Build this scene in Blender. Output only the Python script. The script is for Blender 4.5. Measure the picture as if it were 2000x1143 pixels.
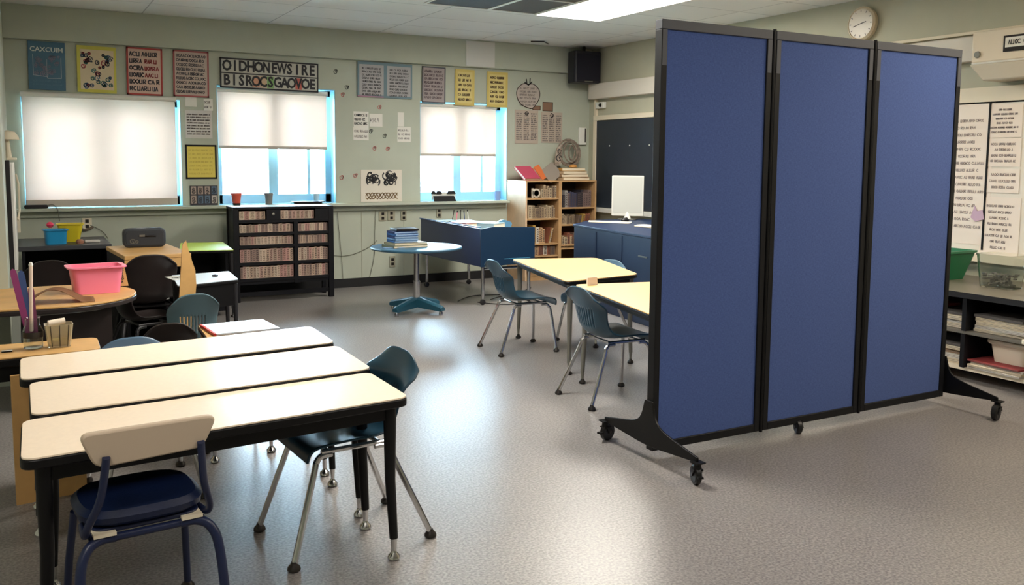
import bpy, bmesh, math, random
from mathutils import Vector, Matrix
random.seed(7)
PI = math.pi
for o in list(bpy.data.objects): bpy.data.objects.remove(o)
SC = bpy.context.scene
COL = SC.collection

# ------------------------------------------------------------------ camera
FPX = 1731.1846
CAM = Vector((0, 0, 1.45))
def _cam_rot():
    a = Vector((4150-1000, -(335-485), -FPX)).normalized()
    b = Vector((40-1000, -(305-485), -FPX)).normalized()
    return Matrix((a, b, a.cross(b)))
RC = _cam_rot()
cd = bpy.data.cameras.new('camera'); co = bpy.data.objects.new('camera', cd); COL.objects.link(co)
cd.sensor_width = 36; cd.lens = FPX/2000*36; cd.shift_y = -(571.5-485)/2000
cd.clip_start = .02; cd.clip_end = 300
co.matrix_world = Matrix.Translation(CAM) @ RC.to_4x4()
SC.camera = co

# ------------------------------------------------------------------ world and exposure
w = bpy.data.worlds.new('sky'); SC.world = w; w.use_nodes = True
bg = w.node_tree.nodes['Background']
bg.inputs[0].default_value = (.54, .80, 1, 1); bg.inputs[1].default_value = 14.5
SC.view_settings.view_transform = 'Standard'; SC.view_settings.look = 'None'
SC.view_settings.exposure = 1.85; SC.view_settings.gamma = 1
LAMP = 11.0            # strength of the ceiling light's diffuser, scaled for the added fill lights

# ------------------------------------------------------------------ materials
def srgb(r, g, b):
    f = lambda c: (c/255)/12.92 if c/255 <= .04045 else ((c/255+.055)/1.055)**2.4
    return (f(r), f(g), f(b), 1)
MATS = {}
def mat(name, c, rough=.5, metal=0, coat=0, var=0, vscale=40, bump=0, bscale=200, emit=0, trans=0, spec=.5, ior=1.45):
    if name in MATS: return MATS[name]
    m = bpy.data.materials.new(name); m.use_nodes = True; N = m.node_tree.nodes; L = m.node_tree.links
    b = N['Principled BSDF']; col = srgb(*c)
    b.inputs['Base Color'].default_value = col; b.inputs['Roughness'].default_value = rough
    b.inputs['Metallic'].default_value = metal; b.inputs['Coat Weight'].default_value = coat
    b.inputs['Specular IOR Level'].default_value = spec; b.inputs['IOR'].default_value = ior
    b.inputs['Transmission Weight'].default_value = trans
    if emit:
        b.inputs['Emission Color'].default_value = col; b.inputs['Emission Strength'].default_value = emit
    tc = N.new('ShaderNodeTexCoord')
    if var:
        n = N.new('ShaderNodeTexNoise'); n.inputs['Scale'].default_value = vscale; n.inputs['Detail'].default_value = 4
        L.new(tc.outputs['Object'], n.inputs['Vector'])
        r = N.new('ShaderNodeValToRGB')
        r.color_ramp.elements[0].position = .35; r.color_ramp.elements[1].position = .65
        r.color_ramp.elements[0].color = (col[0]*(1-var), col[1]*(1-var), col[2]*(1-var), 1)
        r.color_ramp.elements[1].color = tuple(min(1, x*(1+var)) for x in col[:3])+(1,)
        L.new(n.outputs['Fac'], r.inputs['Fac']); L.new(r.outputs['Color'], b.inputs['Base Color'])
    if bump:
        n2 = N.new('ShaderNodeTexNoise'); n2.inputs['Scale'].default_value = bscale
        L.new(tc.outputs['Object'], n2.inputs['Vector'])
        bp = N.new('ShaderNodeBump'); bp.inputs['Strength'].default_value = bump; bp.inputs['Distance'].default_value = .002
        L.new(n2.outputs['Fac'], bp.inputs['Height']); L.new(bp.outputs['Normal'], b.inputs['Normal'])
    MATS[name] = m; return m

M_wall = mat('sage_wall_paint', (178, 183, 167), .7, var=.03, vscale=3, bump=.1, bscale=90)
M_wallr = mat('sage_wall_paint_right', (182, 180, 158), .7, var=.03, vscale=3, bump=.1, bscale=90)
M_white = mat('white_paint', (225, 224, 216), .5)
M_cream = mat('cream_paint', (226, 214, 190), .5)
M_skyframe = mat('window_frame_sky_tint', (165, 215, 235), .4)  # cyan tint of the sky light put into the frame and reveal colour
M_black = mat('black_metal', (12, 12, 13), .42, spec=.3)
M_blackp = mat('black_plastic', (26, 25, 28), .45)
M_blackwood = mat('black_painted_wood', (12, 12, 17), .5, spec=.3, var=.2, vscale=20)
M_base = mat('black_rubber_base', (24, 24, 26), .6)
M_chrome = mat('chrome', (205, 205, 205), .18, metal=1)
M_grey_leg = mat('grey_enamel_leg', (128, 126, 118), .35, metal=.6)
M_glide = mat('dark_glide', (48, 44, 42), .3, metal=.4)
M_navy = mat('navy_steel', (24, 34, 66), .35)
M_navyseat = mat('navy_vinyl', (12, 26, 58), .38, bump=.2, bscale=300)
M_teal = mat('teal_plastic', (34, 68, 86), .30, bump=.15, bscale=400)
M_tealgrey = mat('grey_teal_plastic', (82, 108, 116), .42, bump=.15, bscale=400)
M_brownchair = mat('dark_brown_plastic', (40, 33, 32), .4)
M_lam = mat('glare_pale_laminate', (246, 228, 204), .30, ior=1.6, var=.02, vscale=60)  # same laminate as the maple tops, paled by glare put into the base
M_lamy = mat('maple_laminate', (244, 201, 138), .42, var=.03, vscale=12)
M_wood = mat('tan_wood', (204, 160, 100), .45, var=.08, vscale=8)
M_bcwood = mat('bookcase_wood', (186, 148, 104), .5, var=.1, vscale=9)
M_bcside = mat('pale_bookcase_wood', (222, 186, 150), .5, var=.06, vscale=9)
M_bluedesk = mat('blue_laminate', (12, 44, 72), .45)
M_tbltop = mat('blue_grey_table_top', (58, 98, 122), .42, ior=1.35)
M_cast = mat('teal_cast_base', (32, 78, 96), .4)
M_part = mat('black_aluminium', (21, 22, 25), .5, spec=.3)
M_partg = mat('grey_aluminium_cap', (82, 84, 90), .5, spec=.3)
M_pink = mat('pink_plastic', (248, 134, 162), .35)
M_paper = mat('paper', (222, 219, 210), .7)
M_paperw = mat('cream_paper', (232, 220, 206), .7)
M_ink = mat('ink', (48, 48, 52), .7)
M_inkl = mat('faded_ink', (120, 112, 110), .7)
M_glass = mat('clear_plastic', (236, 240, 238), .06, trans=1, ior=1.3)

def fabric_mat():
    m = mat('blue_woven_fabric', (62, 84, 142), .9); N = m.node_tree.nodes; L = m.node_tree.links
    b = N['Principled BSDF']; b.inputs['Sheen Weight'].default_value = .1
    tc = N.new('ShaderNodeTexCoord'); mp = N.new('ShaderNodeMapping'); mp.inputs['Scale'].default_value = (60, 60, 400)
    mp2 = N.new('ShaderNodeMapping'); mp2.inputs['Scale'].default_value = (400, 60, 60)
    n = N.new('ShaderNodeTexNoise'); n2 = N.new('ShaderNodeTexNoise')
    for k, q in ((mp, n), (mp2, n2)):
        q.inputs['Scale'].default_value = 1; L.new(tc.outputs['Object'], k.inputs[0]); L.new(k.outputs[0], q.inputs['Vector'])
    a = N.new('ShaderNodeMath'); a.operation = 'ADD'; L.new(n.outputs['Fac'], a.inputs[0]); L.new(n2.outputs['Fac'], a.inputs[1])
    d = N.new('ShaderNodeMath'); d.operation = 'MULTIPLY'; d.inputs[1].default_value = .5; L.new(a.outputs[0], d.inputs[0])
    r = N.new('ShaderNodeValToRGB'); r.color_ramp.elements[0].position = .38; r.color_ramp.elements[1].position = .62
    r.color_ramp.elements[0].color = srgb(55, 76, 132); r.color_ramp.elements[1].color = srgb(69, 92, 150)
    L.new(d.outputs[0], r.inputs['Fac']); L.new(r.outputs['Color'], b.inputs['Base Color'])
    return m
M_fabric = fabric_mat()

def floor_mat():
    m = mat('speckled_vinyl_floor', (160, 156, 150), .3); N = m.node_tree.nodes; L = m.node_tree.links
    b = N['Principled BSDF']
    tc = N.new('ShaderNodeTexCoord')
    n = N.new('ShaderNodeTexNoise'); n.inputs['Scale'].default_value = 95; n.inputs['Detail'].default_value = 3
    n3 = N.new('ShaderNodeTexNoise'); n3.inputs['Scale'].default_value = 1.1; n3.inputs['Detail'].default_value = 3
    for q in (n, n3): L.new(tc.outputs['Object'], q.inputs['Vector'])
    r = N.new('ShaderNodeValToRGB'); r.color_ramp.elements[0].position = .36; r.color_ramp.elements[1].position = .64
    r.color_ramp.elements[0].color = srgb(112, 108, 106); r.color_ramp.elements[1].color = srgb(152, 147, 142)
    L.new(n.outputs['Fac'], r.inputs['Fac'])
    # wear: slight broad tone drift and sheet seams
    r2 = N.new('ShaderNodeValToRGB'); r2.color_ramp.elements[0].color = (.88, .88, .9, 1); r2.color_ramp.elements[1].color = (1, 1, 1, 1)
    r2.color_ramp.elements[0].position = .35; r2.color_ramp.elements[1].position = .65
    L.new(n3.outputs['Fac'], r2.inputs['Fac'])
    mx = N.new('ShaderNodeMix'); mx.data_type = 'RGBA'; mx.blend_type = 'MULTIPLY'; mx.inputs[0].default_value = 1
    L.new(r.outputs['Color'], mx.inputs[6]); L.new(r2.outputs['Color'], mx.inputs[7]); L.new(mx.outputs[2], b.inputs['Base Color'])
    bp = N.new('ShaderNodeBump'); bp.inputs['Strength'].default_value = .12; bp.inputs['Distance'].default_value = .002
    L.new(n.outputs['Fac'], bp.inputs['Height']); L.new(bp.outputs['Normal'], b.inputs['Normal'])
    b.inputs['Roughness'].default_value = .33; b.inputs['IOR'].default_value = 1.55
    return m
M_floor = floor_mat()

def ceiling_mat():
    m = mat('ceiling_tiles', (206, 203, 196), .9); N = m.node_tree.nodes; L = m.node_tree.links
    b = N['Principled BSDF']; tc = N.new('ShaderNodeTexCoord')
    br = N.new('ShaderNodeTexBrick'); br.offset = 0; br.inputs['Scale'].default_value = 1
    br.inputs['Brick Width'].default_value = 1.22; br.inputs['Row Height'].default_value = .61; br.inputs['Mortar Size'].default_value = .006
    br.inputs['Color1'].default_value = srgb(230, 228, 222); br.inputs['Color2'].default_value = srgb(224, 222, 215); br.inputs['Mortar'].default_value = srgb(180, 178, 172)
    mp = N.new('ShaderNodeMapping'); mp.inputs['Location'].default_value = (.12, -.33, 0)
    L.new(tc.outputs['Object'], mp.inputs[0]); L.new(mp.outputs[0], br.inputs['Vector'])
    n = N.new('ShaderNodeTexNoise'); n.inputs['Scale'].default_value = 120; L.new(tc.outputs['Object'], n.inputs['Vector'])
    bp = N.new('ShaderNodeBump'); bp.inputs['Strength'].default_value = .2; bp.inputs['Distance'].default_value = .002
    L.new(n.outputs['Fac'], bp.inputs['Height']); L.new(bp.outputs['Normal'], b.inputs['Normal'])
    L.new(br.outputs['Color'], b.inputs['Base Color']); return m
M_ceil = ceiling_mat()

def blind_mat():
    m = bpy.data.materials.new('translucent_blind_fabric'); m.use_nodes = True; N = m.node_tree.nodes; L = m.node_tree.links
    N.remove(N['Principled BSDF']); out = N['Material Output']
    d = N.new('ShaderNodeBsdfDiffuse'); t = N.new('ShaderNodeBsdfTranslucent'); x = N.new('ShaderNodeMixShader')
    d.inputs[0].default_value = srgb(222, 214, 204); t.inputs[0].default_value = (.90, .70, .62, 1)
    x.inputs[0].default_value = .32; L.new(d.outputs[0], x.inputs[1]); L.new(t.outputs[0], x.inputs[2]); L.new(x.outputs[0], out.inputs[0])
    return m
M_blind = blind_mat()
def pane_mat():
    m = bpy.data.materials.new('window_glass'); m.use_nodes = True; N = m.node_tree.nodes; L = m.node_tree.links
    N.remove(N['Principled BSDF']); out = N['Material Output']
    t = N.new('ShaderNodeBsdfTransparent'); g = N.new('ShaderNodeBsdfGlossy'); g.inputs['Roughness'].default_value = .02
    f = N.new('ShaderNodeFresnel'); x = N.new('ShaderNodeMixShader')
    L.new(f.outputs[0], x.inputs[0]); L.new(t.outputs[0], x.inputs[1]); L.new(g.outputs[0], x.inputs[2]); L.new(x.outputs[0], out.inputs[0])
    return m
M_pane = pane_mat()
def lamp_mat(name, c, s):
    m = bpy.data.materials.new(name); m.use_nodes = True; N = m.node_tree.nodes; L = m.node_tree.links
    N.remove(N['Principled BSDF']); e = N.new('ShaderNodeEmission'); e.inputs[0].default_value = c; e.inputs[1].default_value = s
    L.new(e.outputs[0], N['Material Output'].inputs[0]); return m
M_lamp = lamp_mat('lit_diffuser', (1, .95, .86, 1), LAMP)
M_fillw = lamp_mat('added_warm_fill_diffuser', (1, .86, .68, 1), LAMP*.62)
M_filln = lamp_mat('added_fill_diffuser', (1, .93, .86, 1), LAMP*.34)

# ------------------------------------------------------------------ helpers
def ray(px, py): return RC @ Vector((px-1000, -(py-485), -FPX))
def W(px, py, X=None, Y=None, Z=None):
    r = ray(px, py)
    k = (X-CAM.x)/r.x if X is not None else (Y-CAM.y)/r.y if Y is not None else (Z-CAM.z)/r.z
    return CAM + r*k
def tag(o, label=None, cat=None, group=None, kind=None):
    if label: o['label'] = label
    if cat: o['category'] = cat
    if group: o['group'] = group
    if kind: o['kind'] = kind
    return o
def empty(name, loc, rz=0, label=None, cat=None, group=None):
    o = bpy.data.objects.new(name, None); COL.objects.link(o); o.empty_display_size = .1
    o.location = loc; o.rotation_euler = (0, 0, rz); return tag(o, label, cat, group)
def rounded(pts, r, n=6):
    out = []; k = len(pts)
    for i in range(k):
        p = Vector(pts[i]); a = Vector(pts[i-1]); b = Vector(pts[(i+1) % k])
        rr = r[i] if isinstance(r, (list, tuple)) else r
        if rr <= 0: out.append(tuple(p)); continue
        da = (a-p); db = (b-p); ra = min(rr, da.length*.49); rb = min(rr, db.length*.49)
        s = p+da.normalized()*ra; e = p+db.normalized()*rb
        for j in range(n+1):
            t = j/n; q = s*(1-t)**2 + p*2*t*(1-t) + e*t*t; out.append(tuple(q))
    return out
class MB:
    def __init__(s): s.b = bmesh.new()
    def box(s, x0, x1, y0, y1, z0, z1, M=None):
        vs = [s.b.verts.new((x, y, z)) for x in (x0, x1) for y in (y0, y1) for z in (z0, z1)]
        for f in ((0, 1, 3, 2), (4, 6, 7, 5), (0, 4, 5, 1), (2, 3, 7, 6), (0, 2, 6, 4), (1, 5, 7, 3)): s.b.faces.new([vs[i] for i in f])
        if M is not None:
            for v in vs: v.co = M @ v.co
        return s
    def prism(s, pts, d0, d1, axis='z', M=None):
        def mk(p, d):
            return {'z': (p[0], p[1], d), 'y': (p[0], d, p[1]), 'x': (d, p[0], p[1])}[axis]
        a = [s.b.verts.new(mk(p, d0)) for p in pts]; b = [s.b.verts.new(mk(p, d1)) for p in pts]; n = len(pts)
        s.b.faces.new(a); s.b.faces.new(b[::-1])
        for i in range(n): s.b.faces.new((a[i], b[i], b[(i+1) % n], a[(i+1) % n]))
        if M is not None:
            for v in a+b: v.co = M @ v.co
        return s
    def tube(s, path, r, n=10, caps=True):
        path = [Vector(p) for p in path]; rs = r if isinstance(r, (list, tuple)) else [r]*len(path); rings = []; up = None
        for i, p in enumerate(path):
            t = (path[min(i+1, len(path)-1)]-path[max(i-1, 0)]).normalized()
            if up is None: up = Vector((0, 0, 1)) if abs(t.z) < .9 else Vector((1, 0, 0))
            u = (up-t*up.dot(t)).normalized(); v = t.cross(u); up = u
            rings.append([s.b.verts.new(p+(u*math.cos(2*PI*k/n)+v*math.sin(2*PI*k/n))*rs[i]) for k in range(n)])
        for a, b in zip(rings, rings[1:]):
            for k in range(n): s.b.faces.new((a[k], a[(k+1) % n], b[(k+1) % n], b[k]))
        if caps: s.b.faces.new(rings[0][::-1]); s.b.faces.new(rings[-1])
        return s
    def lathe(s, prof, c=(0, 0, 0), n=24, axis='z', M=None):
        rings = []; vv = []
        for r, h in prof:
            ring = []
            for k in range(n):
                a = 2*PI*k/n; x, y = r*math.cos(a), r*math.sin(a)
                p = {'z': (x, y, h), 'x': (h, x, y), 'y': (x, h, y)}[axis]
                v = s.b.verts.new(Vector(p)+Vector(c)); ring.append(v); vv.append(v)
            rings.append(ring)
        for a, b in zip(rings, rings[1:]):
            for k in range(n): s.b.faces.new((a[k], a[(k+1) % n], b[(k+1) % n], b[k]))
        if prof[0][0] > 1e-5: s.b.faces.new(rings[0][::-1])
        if prof[-1][0] > 1e-5: s.b.faces.new(rings[-1])
        if M is not None:
            for v in vv: v.co = M @ v.co
        return s
    def strip(s, pts, t, y=0):
        # a pen stroke lying in the x-z plane
        for a, b in zip(pts, pts[1:]):
            d = Vector((b[0]-a[0], b[1]-a[1]))
            if d.length < 1e-6: continue
            d.normalize(); nx, nz = -d[1]*t/2, d[0]*t/2; ex, ez = d[0]*t/3, d[1]*t/3
            q = [(a[0]-ex+nx, a[1]-ez+nz), (a[0]-ex-nx, a[1]-ez-nz), (b[0]+ex-nx, b[1]+ez-nz), (b[0]+ex+nx, b[1]+ez+nz)]
            s.b.faces.new([s.b.verts.new((x, y, z)) for x, z in q])
        return s
    def build(s, name, m, parent=None, smooth=True, bevel=0, seg=2, loc=None):
        bmesh.ops.recalc_face_normals(s.b, faces=s.b.faces)
        me = bpy.data.meshes.new(name); s.b.to_mesh(me); s.b.free()
        for x in (m if isinstance(m, list) else [m]): me.materials.append(x)
        o = bpy.data.objects.new(name, me); COL.objects.link(o)
        if loc is not None: o.location = loc
        if parent is not None: o.parent = parent
        if smooth:
            for p in me.polygons: p.use_smooth = True
            me.set_sharp_from_angle(angle=math.radians(35))
        if bevel:
            b = o.modifiers.new('bevel', 'BEVEL'); b.width = bevel; b.segments = seg; b.limit_method = 'ANGLE'; b.harden_normals = False
        return o
def structure(o): o['kind'] = 'structure'; return o
def children(o): return [c for c in bpy.data.objects if c.parent == o]
def copy_tree(o, parent=None):
    c = o.copy(); COL.objects.link(c)
    if parent is not None: c.parent = parent
    for ch in children(o): copy_tree(ch, c)
    return c
def put(proto, loc, rz, label, group=None, used=set()):
    o = proto if proto.name not in used else copy_tree(proto)
    used.add(proto.name); o.location = loc; o.rotation_euler = (0, 0, rz); o['label'] = label
    if group: o['group'] = group
    elif 'group' in o: del o['group']
    return o
def text(name, s, size, m, parent, loc, sx=1, bold=0, align='CENTER', ext=.0005):
    cu = bpy.data.curves.new(name, 'FONT'); cu.body = s; cu.size = size; cu.align_x = align; cu.align_y = 'CENTER'
    cu.extrude = ext; cu.offset = bold; cu.resolution_u = 2
    t = bpy.data.objects.new(name, cu); me = bpy.data.meshes.new_from_object(t)
    bpy.data.objects.remove(t)
    me.transform(Matrix.Rotation(PI/2, 4, 'X') @ Matrix.Scale(sx, 4, (1, 0, 0)))
    me.materials.append(m); o = bpy.data.objects.new(name, me); COL.objects.link(o); o.location = loc; o.parent = parent
    return o

YB, XR, ZC, XL = 9.594, 6.42, 2.85, -.10
YF = -3.0            # wall behind the camera
XL2, YJ = -1.7, 6.35   # the room is wider on the left nearer than YJ

# ------------------------------------------------------------------ setting
structure(MB().box(XL2-.2, XR+.2, YF-.2, YB+.25, -.1, 0).build('floor', M_floor))
structure(MB().box(XL2-.2, XR+.2, YF-.2, YB+.25, ZC, ZC+.1).build('ceiling', M_ceil))
WN = [(.02, 1.44, .955, 2.03), (1.80, 3.06, .955, 2.20), (4.07, 5.22, .955, 2.12)]
b = MB()
xs = [XL-.2]
for x0, x1, z0, z1 in WN:
    b.box(xs[-1], x0, YB, YB+.25, 0, ZC); b.box(x0, x1, YB, YB+.25, 0, z0); b.box(x0, x1, YB, YB+.25, z1, ZC); xs.append(x1)
b.box(xs[-1], XR+.2, YB, YB+.25, 0, ZC)
structure(b.build('wall_back', M_wall, smooth=False))
structure(MB().box(XR, XR+.2, YF, YB, 0, ZC).build('wall_right', M_wallr, smooth=False))
structure(MB().box(XL-.2, XL, YJ+.2, YB, 0, ZC).box(XL2, XL, YJ, YJ+.2, 0, ZC).box(XL2-.2, XL2, YF, YJ+.2, 0, ZC).build('wall_left', M_wall, smooth=False))
structure(MB().box(XL2, XR, YF-.2, YF, 0, ZC).build('wall_front', M_wall, smooth=False))
structure(MB().box(XL, XR, YB-.07, YB, 2.535, ZC).build('trim_1', M_wall, bevel=.004))          # soffit band along the window wall
structure(MB().box(XL, 5.20, YB-.13, YB, .925, .955).box(XL, 5.20, YB-.03, YB, .865, .925).build('trim_2', M_wall, bevel=.004))   # long sill board
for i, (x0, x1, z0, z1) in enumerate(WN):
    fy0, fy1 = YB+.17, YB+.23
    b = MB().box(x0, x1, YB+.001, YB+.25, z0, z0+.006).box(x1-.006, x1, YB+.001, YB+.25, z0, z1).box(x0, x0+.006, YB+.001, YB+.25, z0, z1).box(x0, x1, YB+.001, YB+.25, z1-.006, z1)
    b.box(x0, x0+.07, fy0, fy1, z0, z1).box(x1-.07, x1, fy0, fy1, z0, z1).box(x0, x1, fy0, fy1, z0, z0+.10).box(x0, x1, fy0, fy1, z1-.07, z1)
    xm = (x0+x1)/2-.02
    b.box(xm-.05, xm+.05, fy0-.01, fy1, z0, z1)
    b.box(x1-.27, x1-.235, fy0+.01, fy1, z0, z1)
    o = structure(b.build('window_%d' % (i+1), M_skyframe, bevel=.004))
    MB().box(x0+.05, x1-.05, YB+.205, YB+.21, z0+.08, z1-.05).build('pane', M_pane, o)
structure(MB().box(XL, XR, YB-.015, YB, 0, .10).build('baseboard_back', M_base))
structure(MB().box(XR-.015, XR, YF, YB-.02, 0, .10).build('baseboard_right', M_base))
structure(MB().box(XL, XL+.012, YJ+.2, YB-.02, 0, .10).build('baseboard_left', M_base))
# vertical seam strips of the lower window wall and the pipe in the corner
structure(MB().box(3.35, 3.356, YB-.006, YB, .1, .865).box(3.86, 3.866, YB-.006, YB, .1, .865).build('trim_3', M_wallr))
structure(MB().box(XR-.03, XR, 9.40, 9.44, .8, 2.40).build('trim_4', M_cream))
# thin rail above the white raceway on the right wall
structure(MB().box(XR-.03, XR, 2.0, 7.2, 2.425, 2.45).build('trim_5', M_cream, bevel=.004))

# outside: lawn and bushes beyond the windows
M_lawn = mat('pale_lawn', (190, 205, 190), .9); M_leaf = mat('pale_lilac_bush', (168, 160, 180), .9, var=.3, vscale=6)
structure(MB().box(-30, 60, YB+.3, 90, -.6, -.5).build('ground_outside', M_lawn))
for i, (x, y, r) in enumerate(((3.9, 17.5, 1.0), (8.7, 19.5, .9), (10.5, 20.5, .8))):
    bm = bmesh.new(); bmesh.ops.create_icosphere(bm, subdivisions=4, radius=r)
    rs = random.Random(i)
    for v in bm.verts:
        v.co *= 1+.18*math.sin(v.co.x*9+i)*math.cos(v.co.z*8)+.1*rs.random(); v.co.z *= .9
    B = MB(); B.b.free(); B.b = bm
    o = B.build('bush', M_leaf, loc=(x, y, -.5+r*.8))
    tag(o, ['pale lilac bush outside the middle window', 'hazy bush outside the right window, left of its centre post', 'hazy bush outside the right window, right of its centre post'][i], 'bush')

# ------------------------------------------------------------------ blinds
def blind(i, x0, x1, z0, ztop, label, ins=.045, hem=.03):
    y = YB+ins
    r = empty('roller_blind', ((x0+x1)/2, y, ztop), 0, label, 'blind', 'white roller blinds'); h = (x1-x0)/2
    del r['group']
    b = MB(); n = 20
    b.box(-h, h, -.001, .001, z0-ztop+.03, 0).build('blind_fabric', M_blind, r, smooth=False)
    MB().tube([(-h-.01, 0, -.005), (h+.01, 0, -.005)], .024, 14).build('roller', M_paper, r)
    MB().box(-h, h, -.008, .008, z0-ztop, z0-ztop+hem).build('hem_bar', mat('beige_hem', (190, 180, 168), .7), r, bevel=.003)
    return r
blind(0, .03, 1.385, .965, 2.035, 'white roller blind lowered fully over the left window', -.03, .07)
blind(1, 1.815, 2.975, 1.545, 2.16, 'white roller blind half lowered over the window under the letter banner')
blind(2, 4.085, 5.085, 1.485, 2.085, 'white roller blind half lowered over the window under the two narrow yellow posters')

# ------------------------------------------------------------------ wall sheets and posters
def frame_of(wall, u0, u1, z0, z1):
    if wall == 'back': return Vector(((u0+u1)/2, YB, (z0+z1)/2)), 0
    return Vector((XR, (u0+u1)/2, (z0+z1)/2)), -PI/2
def sheet(name, label, cat, wall, u0, u1, z0, z1, m, th=.004, off=0, tilt=0, pts=None, rad=0):
    c, rz = frame_of(wall, u0, u1, z0, z1); hw = abs(u1-u0)/2; hh = abs(z1-z0)/2
    P_ = pts or [(-hw, -hh), (hw, -hh), (hw, hh), (-hw, hh)]
    if rad: P_ = rounded(P_, rad)
    o = MB().prism(P_, -th-off, -off-.0004, 'y').build(name, m, smooth=False)
    o.location = c; o.rotation_euler = (0, tilt, rz); tag(o, label, cat); o['hw'] = hw; o['hh'] = hh; o['y'] = -th-off
    h, k, y = hw, hh, -th-off
    for key in ('hw', 'hh', 'y'): del o[key]
    return o, h, k, y-.0012
def scrib(rs, x0, x1, z, hgt, b, t, y, gap=.3, word=(2, 6)):
    x = x0
    while x < x1-hgt*.4:
        for _ in range(rs.randint(*word)):
            wd = hgt*rs.uniform(.45, .8)
            if x+wd > x1: return
            k = rs.randint(0, 4)
            A = [[(0, 0), (0, 1), (.8, 1), (.8, .5), (0, .5), (.9, 0)], [(1, .9), (.5, 1), (0, .7), (0, .3), (.5, 0), (1, .1)], [(0, 0), (.45, 1), (.9, 0)],
                 [(.5, 0), (0, .3), (0, .7), (.5, 1), (1, .7), (1, .3), (.5, 0)], [(0, 1), (0, 0), (.8, 0), (.8, 1)]][k]
            b.strip([(x+p*wd, z+q*hgt) for p, q in A], t, y); x += wd*1.3
        x += hgt*gap*2
def lines(o, h, k, y, n, rs, m, name='lettering', mx=.12, top=.1, bot=.1, hf=.5, t=.004, ragged=0, align=0):
    b = MB(); span = 2*k*(1-top-bot); lh = span/n
    for i in range(n):
        z = k-2*k*top-lh*(i+1)+lh*(1-hf)/2
        sh = rs.random()*ragged*h
        scrib(rs, -h*(1-mx)+(sh if align else 0), h*(1-mx)-sh, z, lh*hf, b, t, y)
    return b.build(name, m, o, smooth=False)
def border(o, h, k, y, wd, m, name='border'):
    return MB().box(-h, h, y-.001, y, -k, -k+wd).box(-h, h, y-.001, y, k-wd, k).box(-h, -h+wd, y-.001, y, -k, k).box(h-wd, h, y-.001, y, -k, k).build(name, m, o, smooth=False)
def blob(b, x, z, r, y, rs, t):
    n = rs.randint(7, 10); b.strip([(x+r*math.cos(2*PI*i/n)*rs.uniform(.75, 1.1), z+r*math.sin(2*PI*i/n)*rs.uniform(.75, 1.1)) for i in range(n)]+[(x, z+r*.3)], t, y)
R = random.Random(3)
PO = .012
# blue poster
o, h, k, y = sheet('poster', 'blue poster with white heading and a pale open book drawing, leftmost above the left blind', 'poster', 'back', .098, .41, 2.075, 2.525, mat('poster_blue', (74, 112, 136), .6), .006, PO, .012)
text('heading', 'CAXCUIM', .062, mat('poster_white', (215, 220, 215), .6), o, (0, y, k-.075), 1.0, .001)
b = MB(); b.strip([(-.115, .1), (-.115, -.09), (0, -.1), (.005, -.115), (.12, -.11), (.12, .08)], .005, y)
b.strip([(0, -.1), (0, .06)], .004, y); b.build('book_outline', mat('poster_line', (190, 196, 205), .6), o, smooth=False)
b = MB()
for _ in range(34): blob(b, R.uniform(-.1, .1), R.uniform(-.08, .09), R.uniform(.008, .022), y, R, .004)
b.build('drawing', mat('poster_mauve', (150, 140, 160), .6), o, smooth=False)
b = MB(); scrib(R, -.12, .13, -.15, .016, b, .002, y); scrib(R, -.12, .13, -.18, .012, b, .002, y); b.build('caption', mat('poster_line2', (100, 138, 160), .6), o, smooth=False)
# yellow poster
o, h, k, y = sheet('poster', 'yellow bordered poster with colourful doodles, beside the blue poster', 'poster', 'back', .51, .855, 2.068, 2.512, mat('poster_yellow', (204, 196, 88), .6), .006, PO, .012)
MB().box(-h+.028, h-.022, y, y+.0008, -k+.03, k-.035).build('centre_panel', mat('poster_peach', (214, 196, 164), .6), o, smooth=False)
for nm, c in (('red_doodles', (196, 96, 106)), ('blue_doodles', (92, 122, 158)), ('dark_pattern', (66, 74, 88)), ('teal_doodles', (70, 130, 128))):
    b = MB()
    for _ in range(9): blob(b, R.uniform(-h+.05, h-.05), R.uniform(-k+.06, k-.06), R.uniform(.010, .028), y-.001, R, .009)
    b.build(nm, mat(nm, c, .6), o, smooth=False)
for (u0, u1, lab, bc, fc, n) in ((.948, 1.28, 'red bordered poster with six bold dark lines of writing, right of the yellow doodle poster', (168, 62, 58), (206, 176, 160), 6),
                             (1.38, 1.726, 'dull red bordered poster with crowded lines of writing, left of the letter banner', (160, 84, 84), (190, 172, 160), 9)):
    o, h, k, y = sheet('poster', lab, 'poster', 'back', u0, u1, 2.062, 2.525, mat('poster_red_paper%d' % n, fc, .6), .006, PO, .012)
    border(o, h, k, y+.001, .016, mat('poster_red%d' % n, bc, .6))
    b = MB(); b2 = MB(); lh = 2*k*.87/n
    for i in range(n):
        z = k*.86-lh*(i+1)+lh*.25; red = n == 6 and i in (1, 2, 3)
        scrib(R, -h*.82, -h*.05 if red else h*.82, z, lh*.55, b, .010 if n == 6 else .0065, y, gap=.15)
        if red: scrib(R, h*.02, h*.82, z, lh*.5, b2, .009, y, gap=.15)
    b.build('lettering', mat('poster_ink', (70, 68, 76), .6), o, smooth=False)
    if n == 6: b2.build('red_lettering', mat('poster_redink', (156, 62, 66), .6), o, smooth=False)
    else: b2.b.free()
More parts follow.
